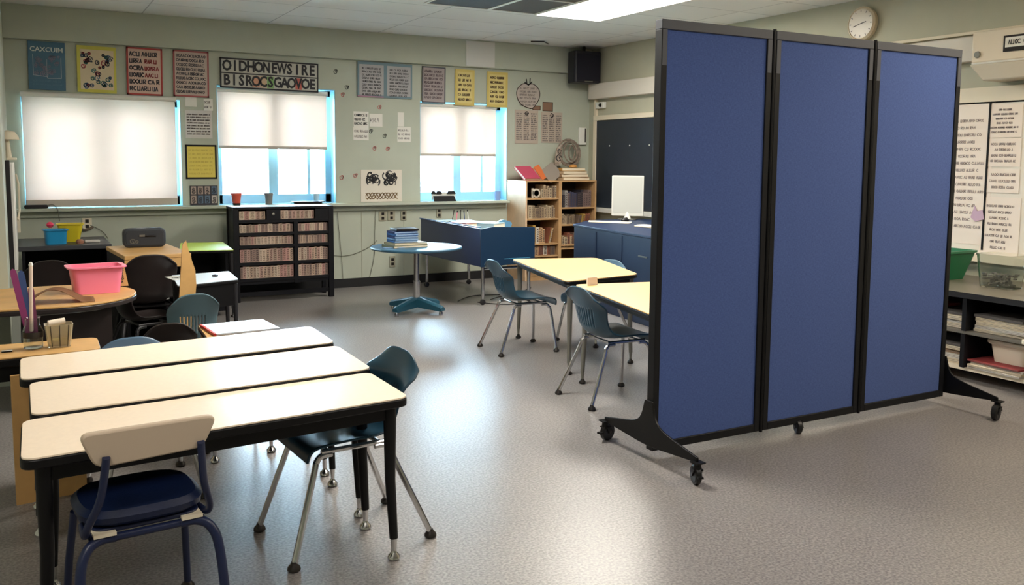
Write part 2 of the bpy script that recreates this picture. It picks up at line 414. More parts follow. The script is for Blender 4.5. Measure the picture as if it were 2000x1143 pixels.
# letter banner
o, h, k, y = sheet('letter_banner', 'long black framed banner with two rows of big letters over the middle window', 'banner', 'back', 1.835, 2.87, 2.165, 2.475, mat('banner_paper', (186, 184, 172), .6), .008, PO, .010)
border(o, h, k, y+.001, .016, M_ink, 'frame')
MB().box(-h, h, y-.002, y, -.006, .006).build('centre_line', M_ink, o, smooth=False)
for row, s_ in enumerate(('OIDHONEWSIRE', 'BISROCSGAOVOE')):
    n = len(s_)
    for j, ch in enumerate(s_):
        x = -h+.03+(2*h-.06)*(j+.5)/n; z = (.072 if row == 0 else -.075)
        if row == 1 and j in (4, 5, 6, 10):
            MB().box(x-.035, x+.035, y+.0004, y+.0008, z-.06, z+.06).build('letter_tile', mat('tile%d' % j, [(206, 150, 122), (200, 170, 140), (130, 170, 104), (190, 96, 84)][[4, 5, 6, 10].index(j)], .6), o, smooth=False)
        text('letter', ch, .150, M_ink, o, (x, y-.001, z), .80 if ch not in 'MWN' else .66, .005)
# teal double poster
o, h, k, y = sheet('poster', 'teal backed poster with two grey pages of writing, right of the letter banner', 'poster', 'back', 3.315, 3.968, 2.135, 2.525, mat('poster_teal', (110, 134, 142), .6), .006, PO, .010)
for sx in (-1, 1):
    c = MB().box(sx*h/2-h*.44, sx*h/2+h*.44, y, y+.0008, -k*.88, k*.84).build('page', mat('page_grey', (168, 166, 166), .6), o, smooth=False)
    b = MB()
    for q in range(9): scrib(R, sx*h/2-h*.34, sx*h/2+h*.36, k*.68-.036*q-.02, .018, b, .004, y-.001)
    b.build('lettering', M_ink, c, smooth=False)
MB().box(-h, -.02, y, y+.0009, -k, -k+.014).build('pink_edge', mat('pinkedge', (160, 120, 140), .6), o, smooth=False)
# framed grey
o, h, k, y = sheet('poster', 'dark framed grey poster with rows of small marks, left of the two narrow yellow posters', 'poster', 'back', 4.09, 4.385, 2.10, 2.515, mat('poster_mauve_grey', (160, 148, 146), .6), .010, PO, .010)
border(o, h, k, y+.001, .014, mat('frame_slate', (70, 74, 84), .5), 'frame')
lines(o, h, k, y, 8, R, mat('poster_ink2', (86, 70, 76), .6), mx=.2, top=.08, hf=.55, t=.006)
for u0, u1, z0, z1, lab in ((4.513, 4.765, 2.085, 2.507, 'narrow yellow poster above the right blind, next to the grey framed one'), (4.935, 5.215, 2.08, 2.50, 'narrow yellow poster at the right end of the poster row, above the window edge')):
    o, h, k, y = sheet('poster', lab, 'poster', 'back', u0, u1, z0, z1, mat('poster_yellow2', (206, 184, 104), .6), .006, PO, .008)
    MB().box(-h+.03, h-.03, y, y+.0008, -k+.03, k-.03).build('centre_panel', mat('poster_yellow3', (214, 196, 126), .6), o, smooth=False)
    lines(o, h, k, y-.001, 6, R, mat('poster_ink3', (92, 72, 50), .6), mx=.3, top=.1, hf=.42, t=.007)
# white panel on soffit
o = MB().box(4.625, 5.005, YB-.078, YB-.0705, 2.545, 2.835).build('paper_sheet', mat('plain_white_panel', (205, 204, 198), .6)); tag(o, 'blank white sheet fixed high on the soffit just under the ceiling', 'paper')
# small papers
def paper(lab, u0, u1, z0, z1, n=3, m=M_paper, wall='back', off=0, ink=M_inkl, t=.004, hf=.4, **kw):
    o, h, k, y = sheet('paper_sheet', lab, 'paper', wall, u0, u1, z0, z1, m, .002, off)
    if n: lines(o, h, k, y, n, R, ink, t=t, hf=hf, **kw)
    return o
paper('white notice with eight lines of writing above the black framed yellow notice', 1.485, 1.748, 1.645, 1.93, 8, mat('papergrey', (205, 200, 194), .7))
paper('small blank white slip pinned under the dull red poster, left one', 1.49, 1.60, 1.965, 2.06, 0)
paper('small white slip with a grey mark under the dull red poster, right one', 1.67, 1.76, 1.93, 2.05, 2)
o = paper('black framed yellow notice on the pier between the left and middle windows', 1.475, 1.785, 1.228, 1.58, 7, mat('notice_yellow', (226, 204, 96), .6), mx=.22, t=.002, ink=mat('notice_ink', (190, 160, 70), .6))
border(o, .155, .176, -.003, .018, M_black, 'frame')
# photo collage
o, h, k, y = sheet('photo_collage', 'dark collage of small photos standing on the sill under the yellow notice', 'picture', 'back', 1.51, 1.785, .957, 1.16, mat('collage_dark', (54, 52, 58), .6), .006, .002)
for r_ in range(2):
    for c_ in range(4):
        x = -h+.035+c_*.068; z = -k+.02+r_*.095
        c = MB().box(x-.025, x+.026, y, y+.001, z, z+.08).build('photo', mat('photo%d' % (r_*4+c_), R.choice([(150, 110, 100), (170, 150, 140), (90, 110, 130), (190, 180, 170)]), .5), o, smooth=False)
        bb = MB(); blob(bb, x, z+.05, .014, y-.001, R, .006); blob(bb, x, z+.02, .016, y-.001, R, .007); bb.build('figure', M_ink, c, smooth=False)
paper('white sheet with dark writing, left of the three sheets between the windows, upper', 3.27, 3.445, 1.80, 1.975, 3, ink=M_ink, t=.006, hf=.5)
paper('white sheet hanging below the dark written sheet between the windows', 3.265, 3.445, 1.655, 1.80, 2)
paper('small white note with one struck line, right of the dark written sheet between the windows', 3.455, 3.61, 1.81, 1.955, 1, ink=M_ink)
paper('narrow blank white slip above the small typed card, left of the right window', 3.795, 3.87, 1.82, 1.98, 0)
paper('small typed white card low between the windows, left of the right window', 3.79, 3.955, 1.645, 1.815, 3)
# ink artwork: abstract black swirls over ochre swirls
o, h, k, y = sheet('ink_artwork', 'white sheet with black and ochre swirls standing on the sill between the windows', 'picture', 'back', 3.345, 3.84, .962, 1.325, mat('art_paper', (216, 208, 194), .6), .004, .002)
b = MB(); RA = random.Random(21)
for cx in (-.10, .10):
    for j in range(16):
        ox, oz, rr_ = RA.uniform(-.05, .05), RA.uniform(-.045, .05), RA.uniform(.02, .055); a0 = RA.random()*6
        b.strip([(cx+ox+rr_*(1-.05*q)*math.cos(a0+q*.55), .075+oz+rr_*(1-.05*q)*math.sin(a0+q*.55)) for q in range(9)], RA.uniform(.008, .017), y-.0001*j)
b.build('black_swirls', M_ink, o, smooth=False)
b = MB()
for j in range(3): b.strip([(-.19+i*.02, -.115+.035*math.sin(i*1.05+j*1.9)) for i in range(20)], .011, y)
b.build('ochre_swirls', mat('ochre', (134, 108, 70), .6), o, smooth=False)
# loose red and dark stickers on the wall
for i, (px, py, c) in enumerate(((741, 210, 'red'), (731, 290, 'red'), (757, 291, 'red'), (667, 347, 'red'), (694, 343, 'red'), (669, 185, 'red'), (655, 140, 'dark'), (677, 171, 'dark'), (724, 257, 'dark'), (751, 266, 'dark'))):
    p = W(px, py, Y=YB); b = MB(); blob(b, 0, 0, .022, -.001, R, .007); blob(b, .012, .01, .014, -.001, R, .006)
    o = b.build('wall_sticker', mat('sticker_'+c, (206, 116, 112) if c == 'red' else (92, 96, 92), .6), smooth=False); o.location = (p.x, YB-.001, p.z)
    wh = ['below the teal poster', 'left of a pair low under the white sheets', 'right of a pair low under the white sheets', 'low beside the middle window edge', 'left of the swirl artwork top', 'upper right of the middle blind', 'right of the letter banner end', 'between banner and teal poster, lower', 'beside the hanging white sheet', 'under the small struck note'][i]
    tag(o, 'tiny %s squiggle sticker %s' % (c, wh), 'sticker')
# apple cut-out and documents right of the right window
cx = 5.51; pts = [(.165*math.cos(a)*(1+.04*math.sin(3*a)), .15*math.sin(a)*(1-.14*math.exp(-((a-PI/2)/.25)**2))-(.022*math.exp(-((a-1.6*PI)/.3)**2))) for a in [2*PI*i/36 for i in range(36)]]
o, h, k, y = sheet('apple_cutout', 'white apple-shaped paper cut-out with grey writing near the corner', 'cutout', 'back', 5.345, 5.675, 2.09, 2.40, mat('cutout_paper', (180, 168, 158), .7), .004, .004, 0, pts)
MB().strip([(p[0]*1.0, p[1]*1.0) for p in pts]+[pts[0]], .010, y).build('outline', mat('outline_dark', (76, 62, 58), .6), o, smooth=False)
b = MB(); b.strip([(-.02, .13), (-.03, .19)], .014, y); b.strip([(.02, .13), (.025, .20)], .012, y); b.strip([(-.05, .15), (0, .12), (.05, .16)], .014, y); b.build('stem', M_ink, o, smooth=False)
b = MB()
for q in range(6): scrib(R, -.12, .12, .07-.04*q, .02, b, .004, y)
b.build('lettering', M_inkl, o, smooth=False)
for u0, u1, z0, z1, lab in ((5.325, 5.655, 1.65, 2.06, 'left of two beige documents pinned under the apple cut-out'), (5.70, 6.01, 1.665, 2.045, 'right of two beige documents pinned side by side near the corner')):
    o, h, k, y = sheet('document', lab, 'paper', 'back', u0, u1, z0, z1, mat('doc_paper', (180, 166, 152), .7), .004, .003)
    b = MB()
    for c_ in range(3):
        for q in range(13): scrib(R, -h+.02+c_*h*.63, -h+.02+c_*h*.63+h*.5, k-.05-q*.026, .012, b, .0035, y)
    b.build('lettering', M_inkl, o, smooth=False)
    b = MB(); blob(b, 0, k-.04, .025, y-.001, R, .010); b.build('emblem', M_ink, o, smooth=False)
for u0, u1, z0, z1, lab in ((5.72, 5.87, 2.055, 2.17, 'small brown card above the right beige document'), (5.575, 5.69, 2.064, 2.12, 'small brown card half behind the apple cut-out')):
    o, h, k, y = sheet('card', lab, 'paper', 'back', u0, u1, z0, z1, mat('brown_card', (134, 104, 84), .7), .002, .0005); border(o, h, k, y+.001, .007, mat('brown_edge', (84, 66, 58), .7))

# ------------------------------------------------------------------ outlets and wires
def outlet(lab, px, py, X=None, w=.07, hgt=.11, m=M_cream):
    p = W(px, py, Y=YB) if X is None else W(px, py, X=XR)
    r = empty('wall_outlet', p, 0 if X is None else -PI/2, lab, 'outlet')
    MB().box(-w/2, w/2, -.012, -.001, -hgt/2, hgt/2).build('cover_plate', m, r, bevel=.003)
    for s in (-1, 1): MB().box(-.016, .016, -.015, -.012, s*.026-.016, s*.026+.016).build('socket', M_glide, r)
    return r
M_plate = mat('beige_plate', (160, 156, 136), .5)
outlet('beige wall outlet left of a group of three under the sill', 747, 422, m=M_plate, w=.09)
outlet('wall outlet with dark sockets, middle of the group of three under the sill', 764, 421, m=M_plate, w=.09)
outlet('wall outlet with dark sockets, right of the group of three under the sill', 788, 421, m=M_plate)
outlet('pale wall outlet under the right window above the blue desk', 857, 416, m=M_plate)
outlet('wall outlet low behind the round table', 766, 511, m=M_plate, hgt=.13)
r = outlet('cream wall box with a plug and cable above the black shelf unit', 170, 437, w=.085, hgt=.11)
b = MB(); b.tube([(-.05, -.03, -.05), (-.02, -.035, -.06), (.03, -.03, -.045), (.05, -.02, -.03)], .012); b.build('plug', mat('brown_plug', (104, 92, 78), .5), r)
def cable(lab, pts, r=.004, m=None, name='cable'):
    # smooth path through given points
    P_ = [Vector(p) for p in pts]; out = []
    for i in range(len(P_)-1):
        p0, p1, p2, p3 = P_[max(i-1, 0)], P_[i], P_[i+1], P_[min(i+2, len(P_)-1)]
        for j in range(6):
            t = j/6; out.append(.5*((2*p1)+(p2-p0)*t+(2*p0-5*p1+4*p2-p3)*t*t+(3*p1-p0-3*p2+p3)*t**3))
    out.append(P_[-1]); o = MB().tube(out, r, 6).build(name, m or M_blackp); return tag(o, lab, 'cable')
yw = YB-.012
M_wire = mat('grey_wire', (96, 96, 84), .6)
Wb = lambda px, py: W(px, py, Y=yw)
cable('thin wire hanging down the wall right of the black book cart', [Wb(659, 415), Wb(662, 450), Wb(667, 500), Wb(670, 545)], .003, M_wire)
cable('thin wire hanging down the wall left of the outlet group', [Wb(734, 412), Wb(732, 450), Wb(731, 500), Wb(722, 542)], .003, M_wire)
cable('slack wire looping across the wall towards the round table', [Wb(650, 499), Wb(672, 500), Wb(695, 495), Wb(722, 482), Wb(736, 470)], .003, M_wire)
cable('thin wire from the cream wall box down to the black shelf unit', [Wb(176, 440), Wb(190, 446), Wb(203, 455), Wb(211, 466)], .003, M_wire)

# ------------------------------------------------------------------ right wall
# raceway: long white box
o = MB().box(XR-.09, XR-.001, 4.25, 9.49, 2.215, 2.405).build('screen_casing', mat('casing_white', (214, 206, 192), .5), bevel=.006); tag(o, 'long white rectangular casing high on the right wall beneath the clock', 'casing')
# projector like wall unit
M_cas2 = mat('unit_cream', (222, 208, 184), .45)
r = empty('wall_projector', (XR, 3.75, 2.25), 0, 'cream wall-mounted projector unit with a small display, right of the long casing', 'projector')
MB().box(-.17, -.001, -.60, .49, -.06, .17).build('housing', M_cas2, r, bevel=.012)
MB().prism([(-.60, -.075), (.47, -.075), (.36, -.20), (-.60, -.20)], -.22, -.001, 'x').build('lower_hood', mat('unit_grey', (190, 180, 160), .5), r, bevel=.01)
MB().box(-.178, -.17, -.50, .24, .0, .115).build('display_frame', M_glide, r)
c = MB().box(-.181, -.178, -.48, .225, .03, .10).build('display', mat('display_pale', (226, 222, 210), .2), r)
bb = MB(); scrib(random.Random(5), -.2, .45, 0, .03, bb, .006, 0, word=(2, 4)); bb = bb.build('lettering', M_ink, c, smooth=False); bb.location = (-.183, .0, .05); bb.rotation_euler = (0, 0, -PI/2)
MB().lathe([(0, -.182), (.022, -.182), (.026, -.172), (.026, -.165)], (0, .44, -.0), 16, 'x').build('knob', M_grey_leg, r)
MB().tube([(-.17, -.58, -.065), (-.17, .48, -.065)], .008, 8).build('rail', M_white, r)
# clock
r = empty('wall_clock', (XR, 5.36, 2.635), -PI/2, 'round cream wall clock above the partition', 'clock')
MB().lathe([(.13, 0), (.145, -.012), (.145, -.045), (.13, -.055), (.125, -.05), (0, -.05)], axis='y', n=40).build('case', mat('clock_cream', (206, 190, 160), .4), r)
MB().lathe([(.122, -.0505), (.122, -.053), (0, -.053)], axis='y', n=36).build('dial', mat('clock_dial', (206, 196, 176), .3), r)
b = MB()
for i in range(12): a = i*PI/6; b.strip([(.10*math.sin(a), .10*math.cos(a)), (.113*math.sin(a), .113*math.cos(a))], .006, -.0545)
b.build('hour_marks', M_ink, r, smooth=False)
MB().strip([(0, 0), (.055, .012)], .007, -.056).build('hour_hand', M_ink, r, smooth=False)
MB().strip([(0, 0), (-.075, -.02)], .005, -.057).build('minute_hand', M_ink, r, smooth=False)
# whiteboard with frame
o = MB().box(XR-.02, XR-.001, 2.2, 6.2, .76, 1.905).build('whiteboard', mat('whiteboard', (224, 218, 204), .4)); tag(o, 'cream whiteboard on the right wall covered with pinned sheets', 'board')
MB().box(XR-.035, XR-.001, 2.2, 6.2, 1.91, 2.02).build('top_frame', M_cream, o)
MB().box(XR-.022, XR-.002, 2.2, 6.2, 1.898, 1.91).build('black_edge', M_black, o)
MB().box(XR-.06, XR-.001, 2.2, 6.2, .70, .76).build('tray', M_cream, o)
def rpaper(lab, a, c, n, off=.02, m=M_paperw, **kw):
    p, q = W(*a, X=XR), W(*c, X=XR)
    return paper(lab, q.y, p.y, q.z, p.z, n, m, 'right', off, mat('pen', (150, 138, 136), .7), **kw)
rpaper('tall chart paper with a heading pinned next to the partition edge', (1835, 205), (1931, 480), 16, t=.004, hf=.35, ragged=.5)
rpaper('cream sheet with short centred lines, top of the right column on the board', (1936, 205), (1999, 268), 6, .0225, hf=.35, ragged=.5, align=1)
rpaper('cream sheet with four lines, second from top in the right column on the board', (1934, 271), (1996, 326), 4, .0225, hf=.35, ragged=.4, align=1)
rpaper('small cream sheet with two lines, third from top in the right column on the board', (1933, 330), (1993, 378), 3, .0225, hf=.35, ragged=.4, align=1)
rpaper('long cream sheet with many short lines hanging lowest on the board', (1922, 384), (1991, 505), 8, .0225, hf=.35, ragged=.5, align=1)
p = W(1912, 425, X=XR); o = MB().prism([(-.05, .0), (-.01, -.03), (.06, -.01), (.045, .06), (.0, .05), (-.02, .09)], -.004, 0, 'y').build('paper_scrap', mat('lilac_paper', (196, 168, 188), .7)); o.location = (XR-.026, p.y, p.z); o.rotation_euler = (0, 0, -PI/2); tag(o, 'lilac paper scrap stuck on the tall chart paper', 'paper')
o = MB().box(XR-.028, XR-.021, W(1931, 300, X=XR).y-.016, W(1931, 300, X=XR).y, .79, 1.90).build('magnetic_strip', M_black); tag(o, 'black strip between the tall chart paper and the right column of sheets', 'strip')
# dark board behind the computer
o = MB().box(XR-.02, XR-.001, 6.4, 9.39, .86, 1.945).build('blackboard', mat('slate', (40, 48, 58), .5, var=.05, vscale=4)); tag(o, 'dark slate board on the right wall behind the computer', 'board')
MB().box(XR-.035, XR-.001, 6.35, 9.45, 1.95, 2.01).box(XR-.035, XR-.001, 9.39, 9.45, .80, 1.95).build('frame', M_cream, o, bevel=.003)
MB().box(XR-.08, XR-.001, 6.35, 9.45, .80, .855).build('tray', M_white, o, bevel=.003)
for yy in (9.1, 8.68, 8.3): MB().lathe([(0, XR-.03), (.008, XR-.028), (.008, XR-.02)], (0, yy, 1.63), 8, 'x').build('pin', M_white, o)
# wall gadgets near the corner
p = W(1176, 206, X=XR)
r = empty('wall_camera', p, 0, 'small white wall gadget with a dark lens above the slate board', 'sensor')
MB().box(-.05, -.001, -.10, .08, -.04, .04).build('housing', M_white, r, bevel=.01); MB().lathe([(0, -.062), (.022, -.06), (.026, -.05)], (0, -.03, 0), 14, 'x').build('lens', M_black, r)
p = W(1152, 262, Y=YB-.01)
r = empty('wall_speaker_box', (6.30, YB, p.z-.02), 0, 'small white thermostat box with a cable in the corner by the slate board', 'box')
MB().box(-.05, .06, -.04, -.001, -.12, .10).build('housing', M_white, r, bevel=.008); MB().box(.03, .045, -.043, -.04, -.09, .09).build('grille', M_glide, r)
# corner loudspeaker
r = empty('loudspeaker', (6.17, 9.36, 2.40), 0, 'black loudspeaker mounted high in the far corner under the ceiling', 'speaker')
pl = rounded([(-.20, -.11), (.20, -.11), (.17, .12), (-.17, .12)], .05)
MB().prism(pl, 0, .385).build('cabinet', mat('speaker_black', (26, 26, 36), .5), r, bevel=.012)
MB().box(-.17, .17, -.117, -.108, .03, .35).build('grille', mat('speaker_grille', (20, 20, 34), .8, bump=.4, bscale=500), r, bevel=.004)
MB().box(-.06, .06, -.120, -.116, .012, .022).build('badge', M_grey_leg, r)
MB().tube([(0, 0, .38), (0, 0, .45)], .02).build('bracket', M_black, r)

# ------------------------------------------------------------------ ceiling fixtures and added fill lights
def troffer(x0, x1, y0, y1, m, lab):
    r = empty('ceiling_light', ((x0+x1)/2, (y0+y1)/2, ZC), 0, lab, 'ceiling light'); a = (x1-x0)/2; c = (y1-y0)/2
    MB().box(-a, a, -c, c, -.004, -.001).build('diffuser', m, r, smooth=False)
    f = .012; MB().box(-a-f, -a, -c-f, c+f, -.012, -.001).box(a, a+f, -c-f, c+f, -.012, -.001).box(-a, a, -c-f, -c, -.012, -.001).box(-a, a, c, c+f, -.012, -.001).build('frame', M_white, r)
    return r
troffer(4.41, 5.14, 6.10, 7.53, M_lamp, 'bright rectangular ceiling light above the tan tables')
troffer(4.6, 5.3, 1.2, 2.6, M_fillw, 'added warm rectangular fill light over the near right side, out of frame')  # unseen lamp, added to warm and brighten the right side
troffer(2.0, 2.7, .2, 1.6, M_filln, 'added rectangular fill light over the camera position, out of frame')  # weak fill added above the camera, no lamp seen there
troffer(1.6, 2.3, 3.9, 5.3, M_lamp, 'added rectangular fill light above the cream tables, out of frame')  # added to brighten the tables and floor, not a seen fixture
troffer(-.9, -.2, .2, 1.6, M_filln, 'added rectangular fill light at the near left side, out of frame')  # unseen weak fill, added for brightness at the near left
for x0, x1, lab, c in ((3.25, 3.86, 'dark grey ceiling panel farther left of the light, with white grid bars', (84, 86, 92)), (3.90, 4.37, 'dark brown-grey ceiling panel directly beside the light', (92, 86, 80))):
    y1 = 7.50
    r = empty('ceiling_vent', ((x0+x1)/2, y1-.6, ZC), 0, lab, 'ceiling panel'); a = (x1-x0)/2
    MB().box(-a, a, -.6, .6, -.004, -.001).build('panel', mat('dark_panel%d' % c[0], c, .8), r)
    MB().box(-a-.02, -a, -.62, .62, -.010, -.001).box(a, a+.02, -.62, .62, -.010, -.001).box(-a, a, .6, .62, -.010, -.001).box(-a, a, -.1, -.08, -.010, -.001).build('grid_bar', M_white, r)
p = W(1060, 80, Z=ZC)
o = MB().tube([(p.x-.14, p.y+.04, ZC-.012), (p.x, p.y-.03, ZC-.012), (p.x+.15, p.y+.12, ZC-.012)], .008, 6).build('ceiling_bracket', M_glide); tag(o, 'thin bent dark bracket on the ceiling near the far corner', 'bracket')

# ------------------------------------------------------------------ school chair
def spline(P_, n):
    out = []; P_ = [Vector(p) for p in P_]
    for i in range(len(P_)-1):
        p0, p1, p2, p3 = P_[max(i-1, 0)], P_[i], P_[i+1], P_[min(i+2, len(P_)-1)]
        for j in range(n):
            t = j/n; out.append(.5*((2*p1)+(p2-p0)*t+(2*p0-5*p1+4*p2-p3)*t*t+(3*p1-p0-3*p2+p3)*t**3))
    out.append(P_[-1]); return out
def foot(parent, p, m=M_glide):
    return MB().lathe([(.010, .034), (.012, .026), (.022, .016), (.024, .006), (.018, 0)], (p[0], p[1], 0), 14).build('foot_glide', m, parent)
def school_chair(m, legm, sh=.40, top=.70, wd=.40, legs=True, slots=True, foot_back=-.26, foot_front=.20, fw=.20):
    r = empty('school_chair', (0, 0, 0), 0, '', 'chair')
    # (x, z, halfwidth, curl)
    prof = [(.205, sh-.045, wd*.44, 0), (.200, sh-.010, wd*.48, .0), (.165, sh+.004, wd*.5, .006), (.06, sh-.004, wd*.5, .016), (-.06, sh-.012, wd*.49, .022),
            (-.13, sh+.004, wd*.47, .026), (-.172, sh+.05, wd*.45, .028), (-.19, sh+.11, wd*.45, .026), (-.208, sh+.19, wd*.48, .028), (-.232, top-.045, wd*.47, .022), (-.250, top, wd*.41, .014)]
    pts = spline([(a, z, h) for a, z, h, c in prof], 4); cur = spline([(c, 0, 0) for a, z, h, c in prof], 4)
    nu = 44; bm = bmesh.new(); rows = []
    for i, p in enumerate(pts):
        x, z, h = p; c = cur[i][0]
        t = (pts[min(i+1, len(pts)-1)]-pts[max(i-1, 0)]); nx, nz = (t.y, -t.x); L_ = math.hypot(nx, nz) or 1; nx, nz = nx/L_, nz/L_
        last = len(pts)-1
        row = []
        for j in range(nu+1):
            u = -1+2*j/nu; dz = 0
            if z > top-.14: dz = -abs(u)**3*.062*min(1, (z-(top-.14))/.14)
            if i < 4: dz = 0
            q = c*abs(u)**2.4*1.6*(1-.6*max(0, (z-(top-.14))/.14))
            row.append(bm.verts.new((x+nx*q, u*h, z+nz*q+dz)))
        rows.append(row)
    for i in range(len(rows)-1):
        for j in range(nu):
            zc = (rows[i][j].co.z+rows[i+1][j+1].co.z)/2
            if slots and i > 22 and sh+.07 < zc < top-.13 and 10 <= j <= 33 and j % 3 == 0: continue
            bm.faces.new((rows[i][j], rows[i][j+1], rows[i+1][j+1], rows[i+1][j]))
    # normal up/forward
    B = MB(); B.b.free(); B.b = bm; o = B.build('seat_shell', m, r)
    s = o.modifiers.new('thickness', 'SOLIDIFY'); s.thickness = .008; s.offset = 0
    # roll edge
    if legs:
        for sy in (-1, 1):
            zz = sh-.026
            MB().tube([(-.12, sy*.135, zz), (.14, sy*.135, zz)], .010).build('side_rail', legm, r)
            for k in (-1, 1):
                fx = foot_front if k > 0 else foot_back
                sx = .13 if k > 0 else -.10
                a = spline([(sx-k*.03, sy*.135, zz-.012), (sx+k*.01, sy*.137, zz-.014), (sx+k*.032, sy*.142, zz-.035), (sx+k*.045, sy*.15, zz-.075), (fx, sy*fw, .02)], 5)
                l = MB().tube(a, .0115).build('leg', legm, r); foot(l, (fx, sy*fw))
        MB().tube([(-.09, -.135, sh-.03), (-.09, .135, sh-.03)], .009).build('cross_bar', legm, r)
        MB().tube([(.11, -.135, sh-.03), (.11, .135, sh-.03)], .009).build('cross_bar', legm, r)
    return r
teal = school_chair(M_teal, M_chrome)
GA = 'teal shell chairs with chrome legs'
put(teal, (3.32, 5.85, 0), math.radians(-4), 'teal plastic chair at the left edge of the far tan table, nearest the round table')
put(teal, (3.12, 4.37, 0), math.radians(-3), 'teal plastic chair at the left of the near tan table, closest to the partition')
teal2 = school_chair(mat('teal_plastic_b', (30, 62, 80), .28, bump=.15, bscale=400), M_chrome, sh=.415, top=.705, foot_front=.27, foot_back=-.27)
put(teal2, (1.04, 3.21, 0), math.radians(184), 'teal plastic chair tucked under the right end of the cream tables')
pf = W(1196, 507, Z=.64); far = school_chair(mat('pale_slate_plastic', (96, 128, 150), .35), M_chrome, sh=.37, top=.64, wd=.34)
put(far, (pf.x-.239, pf.y-.073, 0), math.radians(197), 'pale slate chair beyond the far tan table, beside the blue cabinet, only its back showing')
grey = school_chair(M_tealgrey, M_chrome, top=.675, wd=.30, sh=.37)
put(grey, (.83, 5.50, 0), math.radians(92), 'grey-teal plastic chair seen from behind in front of the white topped desk')
dk = school_chair(M_brownchair, M_blackp, top=.66, wd=.28, fw=.15, sh=.38, slots=False)
put(dk, (.59, 4.70, 0), math.radians(90), 'black plastic chair back beside the table with the red folder')
put(dk, (.70, 6.33, 0), math.radians(18), 'dark brown chair with curved back standing sideways left of the grey-teal chair')
bl = school_chair(mat('slate_blue_plastic', (78, 104, 128), .35), M_chrome, top=.64, wd=.34, sh=.36)
put(bl, (.42, 4.03, 0), math.radians(-86), 'slate blue chair whose top edge just shows behind the farthest cream table')

# ------------------------------------------------------------------ near chair with beige back
def near_chair():
    r = empty('stacking_chair', (.27, 2.82, 0), math.radians(5.5), 'navy padded chair with beige backrest and blue steel frame in the foreground', 'chair')
    # local: +Y forward, back at y=-.24
    pts = rounded([(-.160, -.055), (.125, -.045), (.165, .052), (-.205, .052)], [.03, .03, .035, .035])
    o = MB().prism(pts, -.010, .010, 'y').build('backrest', mat('beige_backrest', (196, 178, 156), .5), r, bevel=.006)
    o.location = (.01, -.232, .664); o.rotation_euler = (math.radians(10), 0, 0)
    # seat cushion, dished
    bm = bmesh.new(); n = 28; rings = []
    for rr, z in ((.0, .442), (.35, .441), (.7, .443), (.9, .440), (1.0, .425), (.98, .405), (.9, .395)):
        ring = []
        for k in range(n):
            a = 2*PI*k/n; ca, sa = math.cos(a), math.sin(a)
            e = 2/3.2; x = .178*rr*math.copysign(abs(ca)**e, ca); y = .165*rr*math.copysign(abs(sa)**e, sa)
            ring.append(bm.verts.new((x*(1+.05*sa), y+.01, z+.010*math.copysign(1, 1)*(y/.185)**2*(1 if rr < 1 else .6))))
        rings.append(ring)
    bmesh.ops.remove_doubles(bm, verts=rings[0], dist=.0001)
    bm.verts.ensure_lookup_table(); c = bm.verts[0] if len(rings) else None
    c = min(bm.verts, key=lambda v: (v.co.xy-Vector((0, .01))).length)
    for k in range(n): bm.faces.new((c, rings[1][k], rings[1][(k+1) % n]))
    for a_, b_ in zip(rings[1:], rings[2:]):
        for k in range(n): bm.faces.new((a_[k], a_[(k+1) % n], b_[(k+1) % n], b_[k]))
    bm.faces.new(rings[-1][::-1])
    B = MB(); B.b.free(); B.b = bm; B.build('seat_cushion', M_navyseat, r)
    pan = rounded([(-.15, -.13), (.15, -.13), (.16, .16), (-.16, .16)], .05)
    MB().prism(pan, .382, .396).build('seat_pan', M_navy, r, bevel=.004)
    for sx in (-1, 1):
        # back upright down to the seat side, then a separate arched rear leg
        up = spline([(sx*.125, -.245, .640), (sx*.138, -.215, .52), (sx*.166, -.165, .425), (sx*.168, -.12, .385), (sx*.16, -.02, .378)], 5)
        MB().tube(up, .011, 12).build('back_upright', M_navy, r)
        fr = spline([(sx*.09, -.13, .368), (sx*.135, -.135, .368), (sx*.172, -.15, .345), (sx*.192, -.17, .27), (sx*.205, -.205, .02)], 6)
        l = MB().tube(fr, .0145, 14).build('arched_leg', M_navy, r); foot(l, (sx*.205, -.206))
        f2 = MB().tube([(sx*.16, .13, .37), (sx*.175, .17, .2), (sx*.185, .20, .02)], .012, 12).build('front_leg', M_navy, r); foot(f2, (sx*.185, .20))
        MB().tube([(sx*.15, -.13, .372), (sx*.15, .14, .372)], .010).build('side_rail', M_navy, r)
    MB().tube([(-.11, -.13, .368), (.11, -.13, .368)], .012, 12).build('cross_bar', M_navy, r)
    for x in (-.12, .12): MB().box(x-.03, x+.03, -.15, -.10, .380, .390).build('seat_bracket', M_cream, r)
    return r
near_chair()

